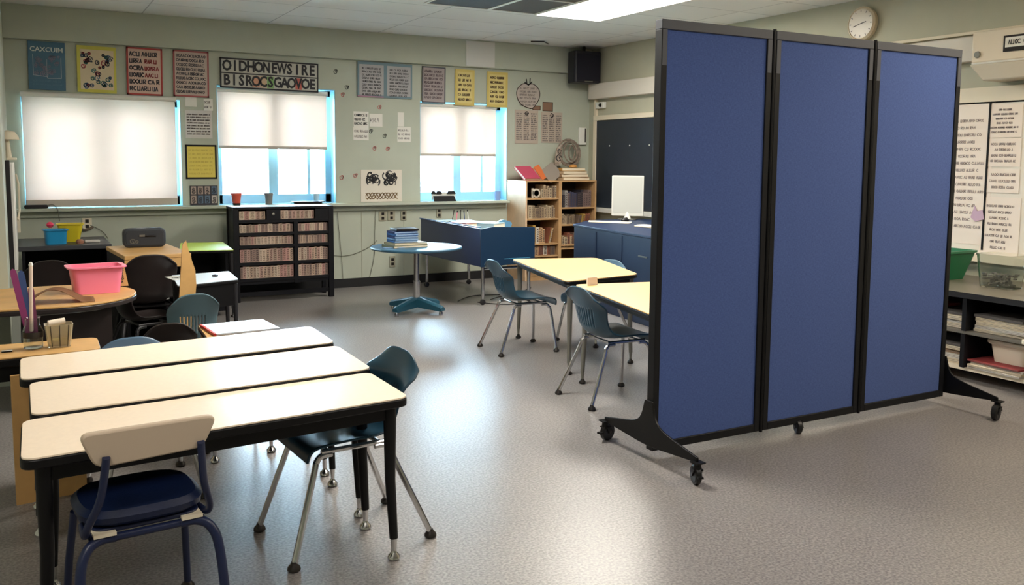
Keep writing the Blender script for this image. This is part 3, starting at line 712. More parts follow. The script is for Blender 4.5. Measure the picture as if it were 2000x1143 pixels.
# ------------------------------------------------------------------ tables
def ftable(name, lab, cor, z, top_m, edge_m=M_black, th=.03, rad=.045, legs=(0, 1, 2, 3), apron=.058, ins=.055, leg_m=M_black, ins_m=M_chrome, legr=.017, hole=.0, low=.08, cat='table', aprons=True, group=None):
    c = Vector((sum(p[0] for p in cor)/len(cor), sum(p[1] for p in cor)/len(cor), 0))
    r = empty(name, c, 0, lab, cat, group)
    L = [Vector((p[0]-c.x, p[1]-c.y)) for p in cor]
    MB().prism(rounded(L, rad), z-.006, z).build('table_top', top_m, r, bevel=.001)
    def inset(d):
        out = []
        for i, p in enumerate(L):
            a = (L[i-1]-p).normalized(); b_ = (L[(i+1) % len(L)]-p).normalized(); out.append(p+a*d+b_*d)
        return out
    big = [p*1 + p.normalized()*.004 for p in L]
    MB().prism(rounded(big, rad+.003), z-.006-th, z-.0062).build('edge_band', edge_m, r, bevel=.005)
    I = inset(ins)
    if aprons:
        b = MB(); n = len(I)
        for i in range(n):
            p, q = I[i], I[(i+1) % n]; d = (q-p).normalized(); nn = Vector((-d.y, d.x))*.008
            b.prism([p-nn, q-nn, q+nn, p+nn], z-th-apron, z-th-.002)
        b.build('apron', edge_m, r)
    for i in legs:
        p = I[i]; d = p.normalized()*.004
        q = p + p.normalized()*.012
        l = MB().tube([(p.x, p.y, z-th-.01), (p.x, p.y, low+.22), (q.x, q.y, low)], [legr*1.25, legr, legr*.82], 14).build('leg', leg_m, r)
        k = MB().tube([(q.x, q.y, low+.01), (q.x, q.y, .03)], [legr*.7, legr*.5], 12).build('leg_insert', ins_m, l)
        foot(l, (q.x, q.y), M_chrome if ins_m == M_chrome else M_glide)
        l['label'] = 'tapered leg with metal lower end'
    return r
ZT = .62
def rect(x0, y0, w_, d_, ang):
    c, s = math.cos(ang), math.sin(ang)
    return [(x0+a*c-b_*s, y0+a*s+b_*c) for a, b_ in ((0, 0), (w_, 0), (w_, d_), (0, d_))]
a6 = math.radians(5.9)
ftable('classroom_table', 'cream topped table nearest the camera, front of the three pushed together', [(-.035, 2.745), (1.172, 2.868), (1.172, 3.275), (-.030, 3.165)], ZT-.009, M_lam, legr=.019)
ftable('classroom_table', 'cream topped table in the middle of the three pushed together', [(-.005, 3.187), (1.190, 3.300), (1.200, 3.78), (-.006, 3.655)], ZT, M_lam)
ftable('classroom_table', 'cream topped table farthest of the three pushed together', [(-.035, 3.685), (1.205, 3.822), (1.215, 4.24), (-.035, 4.09)], ZT+.008, M_lam)
ftable('classroom_table', 'tan maple topped table farther from the partition on the right', [(3.14, 4.93), (3.81, 5.03), (4.14, 6.04), (3.46, 6.27)], .648, M_lamy, leg_m=M_grey_leg, ins_m=M_grey_leg, th=.022, rad=.07, apron=.04)
ftable('classroom_table', 'tan maple topped table half hidden behind the partition', [(2.86, 3.66), (3.62, 3.52), (3.86, 4.62), (3.11, 4.79)], .648, M_lamy, leg_m=M_grey_leg, ins_m=M_grey_leg, th=.022, rad=.05, apron=.04)
ftable('classroom_table', 'small tan table holding the red edged folder behind the cream tables', [(.73, 4.26), (1.05, 4.29), (1.035, 4.62), (.745, 4.60)], ZT-.01, M_wood, leg_m=M_wood, th=.02, rad=.01, apron=.05, ins=.03)
r = ftable('classroom_table', 'tan table at the left edge of the frame carrying the clear jar and basket', [(-.55, 4.125), (.27, 4.175), (.275, 4.46), (-.55, 4.47)], ZT, M_wood, th=.035, rad=.05, apron=.07, ins=.03, legs=(0, 3))
# tan side panel under it
MB().box(.22, .245, -.14, .13, .001, .51).build('side_panel', M_wood, r)
r['label'] = 'tan table at the left frame edge carrying the clear jar and basket'
# leaning cardboard panels below left
o = MB().box(0, .27, -.008, .008, 0, .55).build('upright_board', M_wood); o.location = (-.075, 4.125, 0); o.rotation_euler = (0, 0, math.radians(8)); tag(o, 'upright tan board on the floor below the left ends of the cream tables', 'board')
# white topped small desk
r = ftable('student_desk', 'black student desk with a pale blue-white top and an open front', [(.86, 6.05), (1.275, 6.20), (1.305, 6.66), (.90, 6.60)], ZT, mat('desk_white_blue', (220, 234, 246), .3), th=.02, rad=.015, apron=.16, ins=.02, leg_m=M_blackp, ins_m=M_blackp, legr=.014, cat='desk')
r = ftable('student_desk', 'black student desk with a lime green top left of the book cart', [(1.20, 8.30), (1.655, 8.21), (1.715, 9.0), (1.33, 9.08)], ZT, mat('lime_top', (206, 230, 84), .4), th=.02, rad=.015, apron=.02, ins=.02, leg_m=M_blackp, ins_m=M_blackp, legr=.016, cat='desk', aprons=False)
MB().box(-.18, .16, .22, .24, .05, .56).build('back_panel', M_blackwood, r); MB().box(-.20, .17, -.30, .22, .28, .30).build('shelf', M_blackwood, r); MB().box(.13, .15, -.32, .24, .05, .58).build('side_panel', M_blackwood, r)
MB().box(-.20, .14, -.33, -.30, .05, .16).build('front_rail', M_blackwood, r)
def bin_(lab, loc, w_, d_, h_, m, rz=0, name='plastic_bin', rim=.012, lid=None, taper=.85, n=None):
    r = empty(name, loc, rz, lab, 'bin'); 
    b = bmesh.new()
    def loop(sx, sy, z, rr=.2): return [b.verts.new((p[0], p[1], z)) for p in rounded([(-sx, -sy), (sx, -sy), (sx, sy), (-sx, sy)], min(sx, sy)*rr*2)]
    a, c = w_/2, d_/2
    L = [loop(a*taper, c*taper, 0), loop(a, c, h_-.012), loop(a+rim, c+rim, h_-.008), loop(a+rim, c+rim, h_), loop(a-.004, c-.004, h_), loop(a*taper-.004, c*taper-.004, .006)]
    for p, q in zip(L, L[1:]):
        for k in range(len(p)): b.faces.new((p[k], p[(k+1) % len(p)], q[(k+1) % len(p)], q[k]))
    b.faces.new(L[0][::-1]); b.faces.new(L[-1])
    B = MB(); B.b.free(); B.b = b; B.build('tub', m, r)
    if lid: MB().prism(rounded([(-a-.014, -c-.014), (a+.014, -c-.014), (a+.014, c+.014), (-a-.014, c+.014)], .03), h_-.002, h_+.02).build('lid', lid, r, bevel=.005)
    return r
bin_('small red tub inside the lime topped desk', (1.44, 8.32, .301), .22, .16, .07, mat('red_tub', (150, 46, 40), .5))
# round ended table at left with dark panel
cx, cy, rr = .14, 5.93, .455
pts = [(-.6-cx, -rr+.02), (0, -rr)] + [(rr*math.sin(a), -rr*math.cos(a)) for a in [PI*i/24 for i in range(1, 24)]] + [(0, rr), (-.6-cx, rr-.02)]
r = empty('kidney_table', (cx, cy, 0), 0, 'tan round-ended table with black skirt carrying the pink tub', 'table')
MB().prism(pts, ZT-.012, ZT).build('table_top', M_wood, r, bevel=.003)
MB().prism([(p[0]*1.004, p[1]*1.008) for p in pts], ZT-.04, ZT-.0125).build('edge_band', M_brownchair, r, bevel=.005)
MB().box(-.16, .29, -.31, -.29, .02, ZT-.041).build('front_panel', M_brownchair, r)
MB().box(.27, .29, -.29, .25, .02, ZT-.041).build('side_panel', M_brownchair, r)
MB().tube([(-.15, -.325, ZT-.06), (.10, -.33, ZT-.055), (.26, -.30, ZT-.05)], .008).build('rail', M_grey_leg, r)
bin_('pink plastic tub standing on the round-ended tan table', (.375, 5.97, ZT+.001), .29, .21, .165, M_pink, math.radians(4), rim=.02, taper=.86)
# curled brown paper
bm = bmesh.new(); rows = []
for i in range(22):
    t = i/21; x = -.02+.36*t; z = ZT+.006+.075*math.sin(min(1, t*1.15)*PI)**1.3
    rows.append([bm.verts.new((x, yy, z+(0 if j else 0)+.01*math.sin(t*6+j))) for j, yy in enumerate((5.53+.04*t, 5.60, 5.68, 5.76-.05*t))])
for p, q in zip(rows, rows[1:]):
    for j in range(3): bm.faces.new((p[j], p[j+1], q[j+1], q[j]))
for v in bm.verts: v.co.z = max(v.co.z, ZT+.004)
B = MB(); B.b.free(); B.b = bm; o = B.build('curled_paper', mat('brown_paper', (120, 82, 52), .7)); tag(o, 'curled sheet of brown paper on the round-ended table before the pink tub', 'paper')
s = o.modifiers.new('t', 'SOLIDIFY'); s.thickness = .002
# cardboard piece behind tub with patterned face
p = W(235, 548, Z=ZT)
o = MB().prism([(-.07, 0), (.075, 0), (.055, .13), (-.055, .135)], -.006, .006, 'y').build('cardboard_piece', M_wood); o.location = (.585, 6.22, ZT-.0); o.rotation_euler = (math.radians(-8), 0, 0)
o.location = (.50, 6.15, ZT+.003); tag(o, 'upright tan card with a black and white pattern behind the pink tub', 'card')
bb = MB()
for q in range(5): scrib(R, -.02, .05, .02+q*.02, .014, bb, .004, -.0075)
bb.build('pattern', M_ink, o, smooth=False)

# tan desk with hanging leaf
r = empty('tan_desk', (.83, 7.25, 0), math.radians(4), 'tan topped black desk against the window wall, carrying the grey case', 'desk')
MB().box(-.24, .22, -.40, .42, .715, .745).build('desk_top', M_wood, r, bevel=.004)
MB().box(-.24, .22, -.405, -.395, .65, .714).build('front_band', M_wood, r)
MB().box(-.23, -.21, -.38, .40, .0, .714).build('side_panel', M_blackwood, r); MB().box(.19, .21, -.38, .40, 0, .714).build('side_panel', M_blackwood, r)
MB().box(-.21, .19, .36, .38, .0, .714).build('back_panel', M_blackwood, r); MB().box(-.21, .19, -.36, .36, .30, .32).build('shelf', M_blackwood, r)
o = MB().prism([(W(x_, y_, Y=5.92).x, W(x_, y_, Y=5.92).z) for x_, y_ in ((356, 478), (363, 470), (368, 490), (381, 528), (383, 556), (379, 600))]+[(.90, .0), (.80, .0)], 5.91, 5.93, 'y').build('tan_board', M_wood); tag(o, 'narrow tapering tan board standing upright behind the grey-teal chair', 'board')
# case on desk
p = W(280, 470, Z=.745)
r = empty('carrying_case', (.825, 7.48, .746), 0, 'dark grey plastic case with a handle and latch on the tan desk against the wall', 'case')
MB().prism(rounded([(-.155, 0), (.155, 0), (.155, .15), (-.155, .15)], .045), -.05, .05, 'y').build('shell', mat('case_grey', (52, 56, 62), .5), r, bevel=.012)
MB().prism(rounded([(-.138, .015), (.138, .015), (.138, .135), (-.138, .135)], .035), -.056, -.05, 'y').build('lid_panel', mat('case_grey2', (44, 48, 54), .5), r, bevel=.004)
MB().box(-.04, .0, -.064, -.056, .085, .10).build('latch', M_grey_leg, r)
MB().tube([(0, -.062, .09), (.05, -.066, .092), (.08, -.062, .088)], .006).build('handle', M_blackp, r)
bb = MB(); blob(bb, -.09, .05, .018, -.058, R, .006); blob(bb, -.06, .045, .012, -.058, R, .005); bb.build('emblem', M_grey_leg, r, smooth=False)
# black shelf unit far left
r = empty('shelf_unit', (.32, 8.78, 0), 0, 'low black open shelf unit by the left wall carrying blue and yellow bins', 'shelf')
MB().box(-.37, .34, -.42, .42, .66, .70).build('top_board', mat('grey_black_top', (60, 62, 66), .4), r, bevel=.006)
MB().box(-.345, -.32, -.40, .40, 0, .66).build('side_panel', M_blackwood, r); MB().box(.30, .325, -.40, .40, 0, .66).build('side_panel', M_blackwood, r)
MB().box(-.32, .30, .36, .38, .02, .66).build('back_panel', M_blackwood, r); MB().box(-.32, .30, -.38, .36, .38, .40).build('shelf_board', M_blackwood, r); MB().box(-.32, .30, -.38, .36, .05, .07).build('shelf_board', M_blackwood, r)
M_rose = mat('dull_rose_plastic', (120, 56, 78), .4)
bin_('dull rose tub on the left of the black shelf unit', (.36, 8.50, .401), .21, .2, .10, M_rose)
bin_('dull rose tub at the right end of the black shelf unit shelf', (.565, 8.52, .401), .10, .2, .10, mat('rose2', (130, 50, 60), .4))
bin_('bright blue plastic bin on the black shelf unit', (.235, 8.55, .701), .17, .16, .125, mat('bin_blue', (30, 136, 186), .35), math.radians(5), taper=.9)
bin_('yellow plastic bin behind the blue bin on the black shelf unit', (.36, 8.74, .701), .20, .16, .16, mat('bin_yellow', (214, 194, 40), .4), math.radians(-6), taper=.7)
o = MB().lathe([(0, -.028), (.018, -.022), (.032, 0), (.018, .022), (0, .028)], n=14).build('pink_ball', mat('hot_pink', (232, 66, 100), .5)); o.location = (.20, 8.70, .875-.02); tag(o, 'small hot pink ball resting between the blue and yellow bins', 'ball')
MB().tube([(0, 0, -.02), (0, 0, -.155)], .004).build('stick', M_white, o)
o = MB().box(-.06, .06, -.03, .03, 0, .022).build('eraser_box', mat('off_white_box', (190, 186, 178), .5), bevel=.006); o.location = (.52, 8.55, .7015); tag(o, 'small off-white box on the black shelf unit right of the bins', 'box')
o = MB().lathe([(.0, 0), (.03, 0), (.034, .02), (.02, .035), (0, .036)], n=14).build('brown_lid', mat('dull_brown', (150, 106, 84), .5)); o.location = (.42, 8.50, .7015); tag(o, 'small brown lid beside the blue bin', 'lid')
# dark chair by left
dark = school_chair(M_brownchair, M_blackp, top=.70, wd=.34, sh=.38, slots=False)
put(dark, (.14, 7.45, 0), math.radians(93), 'dark brown chair with a square back before the black shelf unit')
put(dark, (.76, 6.86, 0), math.radians(92), 'dark brown chair pushed to the tan desk, its wide back against the tan edge')
dark2 = [o for o in bpy.data.objects if o.get('label', '').startswith('dark brown chair pushed')][0]; dark2.scale = (1, 1.12, 1.10)
# blue folders on the floor level shelf behind the kidney table
for i, (px, py, lab) in enumerate(((262, 598, 'blue folder lying on the dark brown chair seat, left one'), )):
    pass
r = empty('low_stool', (.78, 6.95, 0), 0)
bpy.data.objects.remove(r)
o = MB().box(-.15, .15, -.10, .10, 0, .012).build('blue_folder', mat('bright_blue', (60, 140, 226), .4)); o.location = (.75, 6.84, .43); tag(o, 'bright blue folder lying on the seat of the chair at the tan desk', 'folder')
MB().box(-.15, .15, -.101, -.10, .0, .012).build('white_edge', M_white, o)
# papers on the white topped desk
o = MB().box(-.075, .075, -.10, .10, 0, .002).build('patterned_paper', M_white); o.location = (.93, 6.42, ZT+.001); o.rotation_euler = (0, 0, .15); tag(o, 'white paper with black line drawing on the pale topped desk', 'paper')
bb = bmesh.new(); bb.free()
b = MB(); R2 = random.Random(9)
for q in range(6): blob(b, R2.uniform(-.05, .05), R2.uniform(-.07, .07), .022, 0, R2, .007)
q = b.build('line_drawing', M_ink, o, smooth=False); q.rotation_euler = (-PI/2, 0, 0); q.location = (0, 0, .003)
o = MB().lathe([(0, 0), (.02, 0), (.022, .01), (.0, .014)], n=12).build('eraser', M_blackp); o.location = (1.16, 6.40, ZT+.001); tag(o, 'small black eraser on the pale topped desk', 'eraser')

# folder on small tan table
o = MB().box(-.155, .15, -.13, .15, 0, .01).build('folder', mat('pearl_folder', (206, 216, 232), .3), bevel=.002); o.location = (.92, 4.42, ZT-.0095+.0); o.location.z = ZT-.008; o.rotation_euler = (0, 0, math.radians(4)); tag(o, 'pearly folder with a red spine on the small tan table', 'folder')
MB().box(-.165, -.155, -.13, .15, 0, .011).build('spine', mat('folder_red', (190, 50, 44), .4), o)
# jar, sticks, basket on the left table
p = W(60, 684, Z=ZT)
r = empty('glass_jar', (.015, 4.31, ZT+.001), 0, 'clear glass jar holding rulers and brushes at the left edge', 'jar')
MB().lathe([(.030, 0), (.038, .004), (.040, .08), (.030, .105), (.030, .13), (.034, .135), (.031, .135), (.027, .13), (.027, .105), (.037, .08), (.035, .008), (0, .006)], n=24).build('glass', M_glass, r)
MB().lathe([(.041, .05), (.041, .075), (.0405, .075), (.0405, .05)], n=24).build('label_band', M_glide, r)
def stick(lab, base, tip, rad, m, name, flat=False, cap=None):
    o = MB().tube([base, tip], rad, 10).build(name, m, bevel=0); tag(o, lab, name.replace('_', ' ').split()[-1])
    if cap: MB().tube([Vector(tip)*.0+Vector(tip), Vector(tip)+(Vector(tip)-Vector(base)).normalized()*.012], [rad*1.25, rad*.7], 10).build('cap', cap, o)
    return o
Wz = lambda px, py, y: tuple(W(px, py, Y=y))
stick('long white paint stick leaning out of the glass jar', (.01, 4.30, .70), Wz(60, 518, 4.22), .0075, mat('stick_cream', (226, 208, 196), .5), 'paint_stick', cap=M_white)
M_mag = mat('magenta_plastic', (150, 66, 120), .25); M_blu = mat('steel_blue_plastic', (70, 90, 140), .25)
def ruler(lab, base, tip, m, wd=.011):
    b0, t0 = Vector(base), Vector(tip); d = (t0-b0); u = d.cross(Vector((0, 1, 0))).normalized()*wd; th = Vector((0, .002, 0)); B = MB(); vs = []
    n = 10; Lx = []
    prof = [(-1, 0), (-1, .9), (-.8, .97), (0, 1), (.8, .97), (1, .9), (1, 0)]
    a = [B.b.verts.new(b0+d*q+u*s-th) for s, q in prof]; c = [B.b.verts.new(b0+d*q+u*s+th) for s, q in prof]
    B.b.faces.new(a); B.b.faces.new(c[::-1])
    for k in range(len(a)): B.b.faces.new((a[k], c[k], c[(k+1) % len(a)], a[(k+1) % len(a)]))
    o = B.build('plastic_ruler', m); return tag(o, lab, 'ruler')
ruler('magenta plastic ruler, leftmost of those in the jar', (.0, 4.33, .68), Wz(24, 525, 4.36), M_mag, .013)
ruler('blue plastic ruler standing in the jar behind the white stick', (.012, 4.335, .68), Wz(40, 528, 4.36), M_blu, .013)
ruler('magenta plastic ruler, rightmost of those in the jar', (.024, 4.325, .67), Wz(60, 560, 4.34), mat('plum_plastic', (122, 60, 96), .25), .012)
r = empty('clear_basket', (.115, 4.31, ZT+.001), math.radians(3), 'clear ribbed basket with olive sponge and white roll on the left table', 'basket')
def cup(b, w0, w1, h_): pass
bm = bmesh.new()
def rl(sx, sy, z): return [bm.verts.new((q[0], q[1], z)) for q in rounded([(-sx, -sy), (sx, -sy), (sx, sy), (-sx, sy)], .02)]
L = [rl(.044, .034, 0), rl(.056, .044, .10), rl(.053, .041, .10), rl(.041, .031, .004)]
for p, q in zip(L, L[1:]):
    for k in range(len(p)): bm.faces.new((p[k], p[(k+1) % len(p)], q[(k+1) % len(p)], q[k]))
bm.faces.new(L[0][::-1]); bm.faces.new(L[-1])
B = MB(); B.b.free(); B.b = bm; B.build('tub', mat('frosted_cream', (232, 222, 196), .15, trans=.75, ior=1.2), r)
b = MB()
for x in (-.03, 0, .03): b.tube([(x, -.036, .004), (x*1.2, -.046, .098)], .0015, 6)
b.build('ribs', M_glide, r)
o = MB().prism(rounded([(-.032, -.024), (.032, -.024), (.032, .024), (-.032, .024)], .015), .0, .03).build('sponge', mat('olive_sponge', (128, 122, 50), .9, var=.3, vscale=80), bevel=.006); o.location = (.115, 4.31, ZT+.006); tag(o, 'olive green sponge in the bottom of the clear basket', 'sponge')
o = MB().tube([(-.035, -.005, 0), (.03, .008, .006)], .014, 14).build('paper_roll', mat('roll_cream', (236, 222, 204), .7)); o.location = (.11, 4.31, ZT+.095+.01); tag(o, 'white paper roll lying across the top of the clear basket', 'roll')
o = MB().box(-.02, .02, -.012, .012, 0, .006).build('small_card', M_white); o.location = (-.085, 4.28, ZT+.001); MB().box(-.02, .02, -.0125, -.012, 0, .006).build('dark_edge', M_black, o); tag(o, 'small white card with dark edge at the left frame edge on the tan table', 'card')

# ------------------------------------------------------------------ black book cart
CX, CY = 2.33, 9.17
r = empty('book_cart', (CX, CY, 0), 0, 'black wooden book cart with rows of pale books under the middle window', 'bookcase')
h = .512; y0, y1 = -.16, .17
MB().box(-h, h, y0, y1, .935, .96).build('top_board', M_blackwood, r, bevel=.003)
for s in (-1, 1):
    MB().box(s*h-(.055 if s > 0 else 0), s*h+(0 if s > 0 else .055), y0, y0+.05, 0, .935).build('post', M_blackwood, r, bevel=.003)
    MB().box(s*h-(.04 if s > 0 else 0), s*h+(0 if s > 0 else .04), y1-.04, y1, 0, .935).build('post', M_blackwood, r, bevel=.003)
    MB().box(s*(h-.02)-.01, s*(h-.02)+.01, y0+.05, y1-.04, .17, .935).build('side_panel', M_blackwood, r)
MB().box(-h+.04, h-.04, y1-.02, y1-.01, .17, .935).build('back_panel', M_blackwood, r)
SH = [.830, .700, .575, .40, .235]       # shelf upper surfaces
for z in SH: MB().box(-h+.03, h-.03, y0+.005, y1-.02, z-.032, z).build('shelf_board', M_blackwood, r, bevel=.002)
MB().box(.095, .135, y0+.003, y1-.03, .17, .81).build('divider', M_blackwood, r)
MB().box(-h+.05, h-.05, y0+.01, y0+.03, .055, .10).build('bottom_rail', M_blackwood, r); MB().box(-h+.05, h-.05, y0+.012, y0+.03, .175, .205).build('bottom_rail', M_blackwood, r)
MB().box(-.18, -.04, y0+.004, y0+.02, .83, .93).build('lock_panel', M_blackwood, r); MB().box(.32, h-.05, y0+.004, y0+.02, .83, .93).build('lock_panel', M_blackwood, r)
MB().lathe([(0, -.175), (.014, -.172), (.016, -.155)], (-.115, 0, .885), 14, 'y').build('knob', M_grey_leg, r)
SP = [mat('spine%d' % i, tuple(min(255, int(v*1.12)) for v in c), .7, var=.14, vscale=60) for i, c in enumerate(((176, 152, 132), (158, 138, 122), (190, 170, 150), (146, 122, 110), (170, 140, 128), (182, 166, 148), (134, 114, 104), (172, 132, 124)))]
TI = [mat('title%d' % i, c, .7) for i, c in enumerate(((84, 70, 66), (110, 84, 74), (136, 116, 100)))]
BR = random.Random(11); BOOKS = {}
def book(loc, th, hg, dp, mi, lab, group, parent_rz=0, tilt=0, title=True, cat='book', name='book'):
    key = mi
    if key not in BOOKS:
        m = MB().box(-.5, .5, 0, 1, 0, 1).build('book', SP[mi] if isinstance(mi, int) else mi, smooth=False)
        rs = random.Random(mi if isinstance(mi, int) else 50+len(BOOKS)); b_ = MB()
        for q in range(6):
            z = .1+.14*q; b_.strip([(-.3, z), (-.1+.2*rs.random(), z+.06), (.3, z+.02)], .05, -.02); b_.strip([(rs.uniform(-.3, 0), z+.07), (rs.uniform(0, .35), z+.09)], .035, -.02)
        b_.build('spine_title', TI[(mi if isinstance(mi, int) else 0) % 3], m, smooth=False)
        BOOKS[key] = m; o = m
    else:
        o = copy_tree(BOOKS[key])
    o.location = loc; o.scale = (th, dp, hg); o.rotation_euler = (0, tilt, parent_rz)
    tag(o, lab, cat, group); return o
def row(x0, x1, y, z, hmin, hmax, n, dp, lab, group, mis=range(8), gap=.0008, rs=BR, fill=1, lean=0):
    x = x0; ws = [rs.uniform(.7, 1.3) for _ in range(n)]; s = sum(ws); W_ = (x1-x0)*fill
    for w_ in ws:
        th = w_/s*W_
        book((x+th/2, y, z+.001), th-gap, rs.uniform(hmin, hmax), dp, rs.choice(list(mis)), lab, group); x += th
names = ['top', 'second', 'third', 'fourth', 'bottom']
LX0, LX1, RX0, RX1 = CX-h+.065, CX+.088, CX+.142, CX+h-.06
for i, (z, hh) in enumerate(zip(SH, (.088, .085, .088, .138, .128))):
    if i == 0:
        row(LX0, CX-.19, CY+y0+.025, z, hh*.93, hh, 5, .2, 'small worn book at the left of the top row of the black book cart', 'books on the black cart')
        row(CX-.035, CX+.31, CY+y0+.025, z, hh*.93, hh, 9, .2, 'small worn book right of the knob in the top row of the black book cart', 'books on the black cart')
        continue
    row(LX0, LX1, CY+y0+.025, z, hh*.9, hh, 16, .2, 'worn beige book in the left bay of the black book cart, %s row' % names[i], 'books on the black cart')
    row(RX0, RX1, CY+y0+.025, z, hh*.9, hh, 11, .2, 'worn beige book in the right bay of the black book cart, %s row' % names[i], 'books on the black cart')

# ------------------------------------------------------------------ sill items
def pot(lab, px, py, y, r0, r1, h_, m, name='cup', m2=None):
    p = W(px, py, Y=y); r = empty(name, (p.x, y, .9555), 0, lab, 'cup')
    MB().lathe([(r0, 0), (r1, h_), (r1+.004, h_), (r1+.004, h_-.02), (r1-.003, h_-.02), (r0-.004, .006), (0, .006)], n=24).build('body', m, r)
    if m2: MB().lathe([(r0+.002, 0), (r0+.005, .02), (r0+.004, .02)], n=24).build('base_band', m2, r)
    return r
pot('orange plastic cup on the sill at the left of the middle window', 462, 398, YB-.06, .036, .052, .125, mat('orange_red', (216, 92, 72), .4), m2=M_glide)
pot('grey metal cup on the sill under the middle window centre post', 525, 398, YB-.05, .036, .046, .12, mat('pewter', (126, 128, 128), .35))
p = W(620, 395, Y=YB+.04); r = empty('lidded_tray', (2.72, YB-.055, .9555), 0, 'flat black tray with upturned rim on the sill above the book cart', 'tray')
MB().prism(rounded([(-.14, -.05), (.15, -.05), (.15, .05), (-.14, .05)], .02), 0, .016).build('base', M_blackp, r, bevel=.004)
MB().prism(rounded([(-.17, -.06), (.18, -.06), (.18, .06), (-.17, .06)], .02), .016, .028).build('rim', M_blackp, r, bevel=.004)
o = MB().lathe([(.028, 0), (.034, .09), (.030, .10), (0, .10)], n=18).build('pale_bottle', mat('pale_grey_blue', (170, 196, 206), .3)); o.location = (2.86, YB+.09, .9615); tag(o, 'pale grey container standing on the sill behind the black tray', 'bottle')
r = empty('tablet_stand', (4.36, YB-.03, .9555), 0, 'black folded stand with white card behind it on the sill of the right window', 'stand')
MB().prism([(-.13, 0), (.15, 0), (.12, .065), (-.14, .065)], -.03, .0, 'y').build('base', M_blackp, r, bevel=.003)
MB().box(-.15, .16, .02, .024, .02, .10).build('white_card', M_white, r)
for x, w_ in ((-.13, .03), (-.06, .04), (.10, .06)):
    MB().prism(rounded([(x-w_, .085), (x+w_, .085), (x+w_*.6, .12), (x-w_*.7, .12)], .01), .005, .018, 'y').build('dark_clip', M_blackp, r)
o = MB().lathe([(.034, 0), (.040, .11), (.037, .11), (.031, .006), (0, .006)], n=18).build('cup', mat('periwinkle', (132, 158, 206), .4)); o.location = (5.07, YB-.04, .9555); tag(o, 'periwinkle blue cup at the right end of the right window sill', 'cup')
r = empty('adapter', (.13, YB-.06, .9555), 0, 'black adapter with a thin cord on the sill at the left end', 'adapter')
MB().prism(rounded([(-.12, -.035), (.08, -.035), (.08, .035), (-.12, .035)], .02), 0, .035).build('body', M_blackp, r, bevel=.01)
MB().tube(spline([(.08, 0, .03), (.13, -.02, .03), (.16, -.085, -.02), (.17, -.09, -.12)], 5), .004, 6).build('cord', M_wire, r)

# ------------------------------------------------------------------ left wall objects
r = empty('wall_board', (XL, 7.7, 0), 0, 'white cabinet board with black edge frame on the left wall, seen edge-on', 'board')
MB().box(.001, .052, -.35, .9, .62, 1.40).build('panel', M_white, r, bevel=.008)
MB().box(.0, .03, -.40, -.352, .60, 1.42).build('black_frame', M_blackp, r, bevel=.004)
MB().tube([(.06, .75, 1.30), (.075, .80, 1.22), (.075, .80, 1.0), (.06, .75, .92)], .008).build('handle', M_cream, r)
MB().box(.001, .075, .92, 1.0, .80, .93).build('side_box', M_cream, r)
r = empty('white_wall_lamp', (XL, 8.1, 1.42), 0, 'small white lamp with domed shade atop the left wall board', 'lamp')
MB().lathe([(.0, .235), (.05, .22), (.075, .18), (.078, .16), (.07, .165), (0, .20)], (.02, 0, 0), 20).build('lamp_shade', M_cream, r)
MB().tube([(.02, 0, .015), (.012, 0, .19)], [.022, .012], 10).build('stem', M_cream, r)
MB().box(-.0, .075, -.05, .05, -.002, .018).build('base', M_cream, r, bevel=.005)
o = MB().prism([(.0, .001), (.045, .001), (.058, .60), (.0, .62)], 6.9, 7.5, 'y').build('leaning_panel', mat('grey_panel', (146, 148, 140), .5)); o.location = (XL+.001, 0, 0); tag(o, 'grey wedge panel standing against the left wall below the board', 'panel')

# ------------------------------------------------------------------ round table
RT = (3.235, 7.72)
r = empty('round_table', (RT[0], RT[1], 0), 0, 'blue-grey round pedestal table with books on it', 'table')
zt = .632
MB().lathe([(0, zt-.03), (.40, zt-.03), (.425, zt-.024), (.432, zt-.012), (.425, zt-.002), (.41, zt), (0, zt)], n=64).build('table_top', M_tbltop, r)
MB().box(-.22, .22, -.03, .03, zt-.05, zt-.031).box(-.03, .03, -.22, .22, zt-.05, zt-.031).build('top_bracket', M_blackp, r, bevel=.004)
MB().tube([(0, 0, .28), (0, 0, zt-.04)], .026, 20).build('upper_column', M_chrome, r)
MB().tube([(0, 0, .09), (0, 0, .30)], .035, 20).build('lower_column', M_chrome, r)
for i in range(4):
    a = math.radians(28+90*i); c_, s_ = math.cos(a), math.sin(a); M_ = Matrix.Rotation(a, 4, 'Z')
    bm = bmesh.new(); secs = []
    for x, w_, z0, z1 in ((.0, .045, .06, .155), (.06, .042, .055, .145), (.30, .032, .04, .09), (.315, .030, .045, .08)):
        secs.append([bm.verts.new((x, yy, zz)) for yy, zz in ((-w_, z0), (w_, z0), (w_, z1-.015), (w_*.4, z1), (-w_*.4, z1), (-w_, z1-.015))])
    for p, q in zip(secs, secs[1:]):
        for k in range(6): bm.faces.new((p[k], p[(k+1) % 6], q[(k+1) % 6], q[k]))
    bm.faces.new(secs[0][::-1]); bm.faces.new(secs[-1]); bmesh.ops.transform(bm, matrix=M_, verts=bm.verts)
    B = MB(); B.b.free(); B.b = bm; l = B.build('base_arm', M_cast, r)
    MB().lathe([(.012, .045), (.02, .02), (.02, 0)], (.29*c_, .29*s_, 0), 12).build('foot_glide', M_chrome, l)
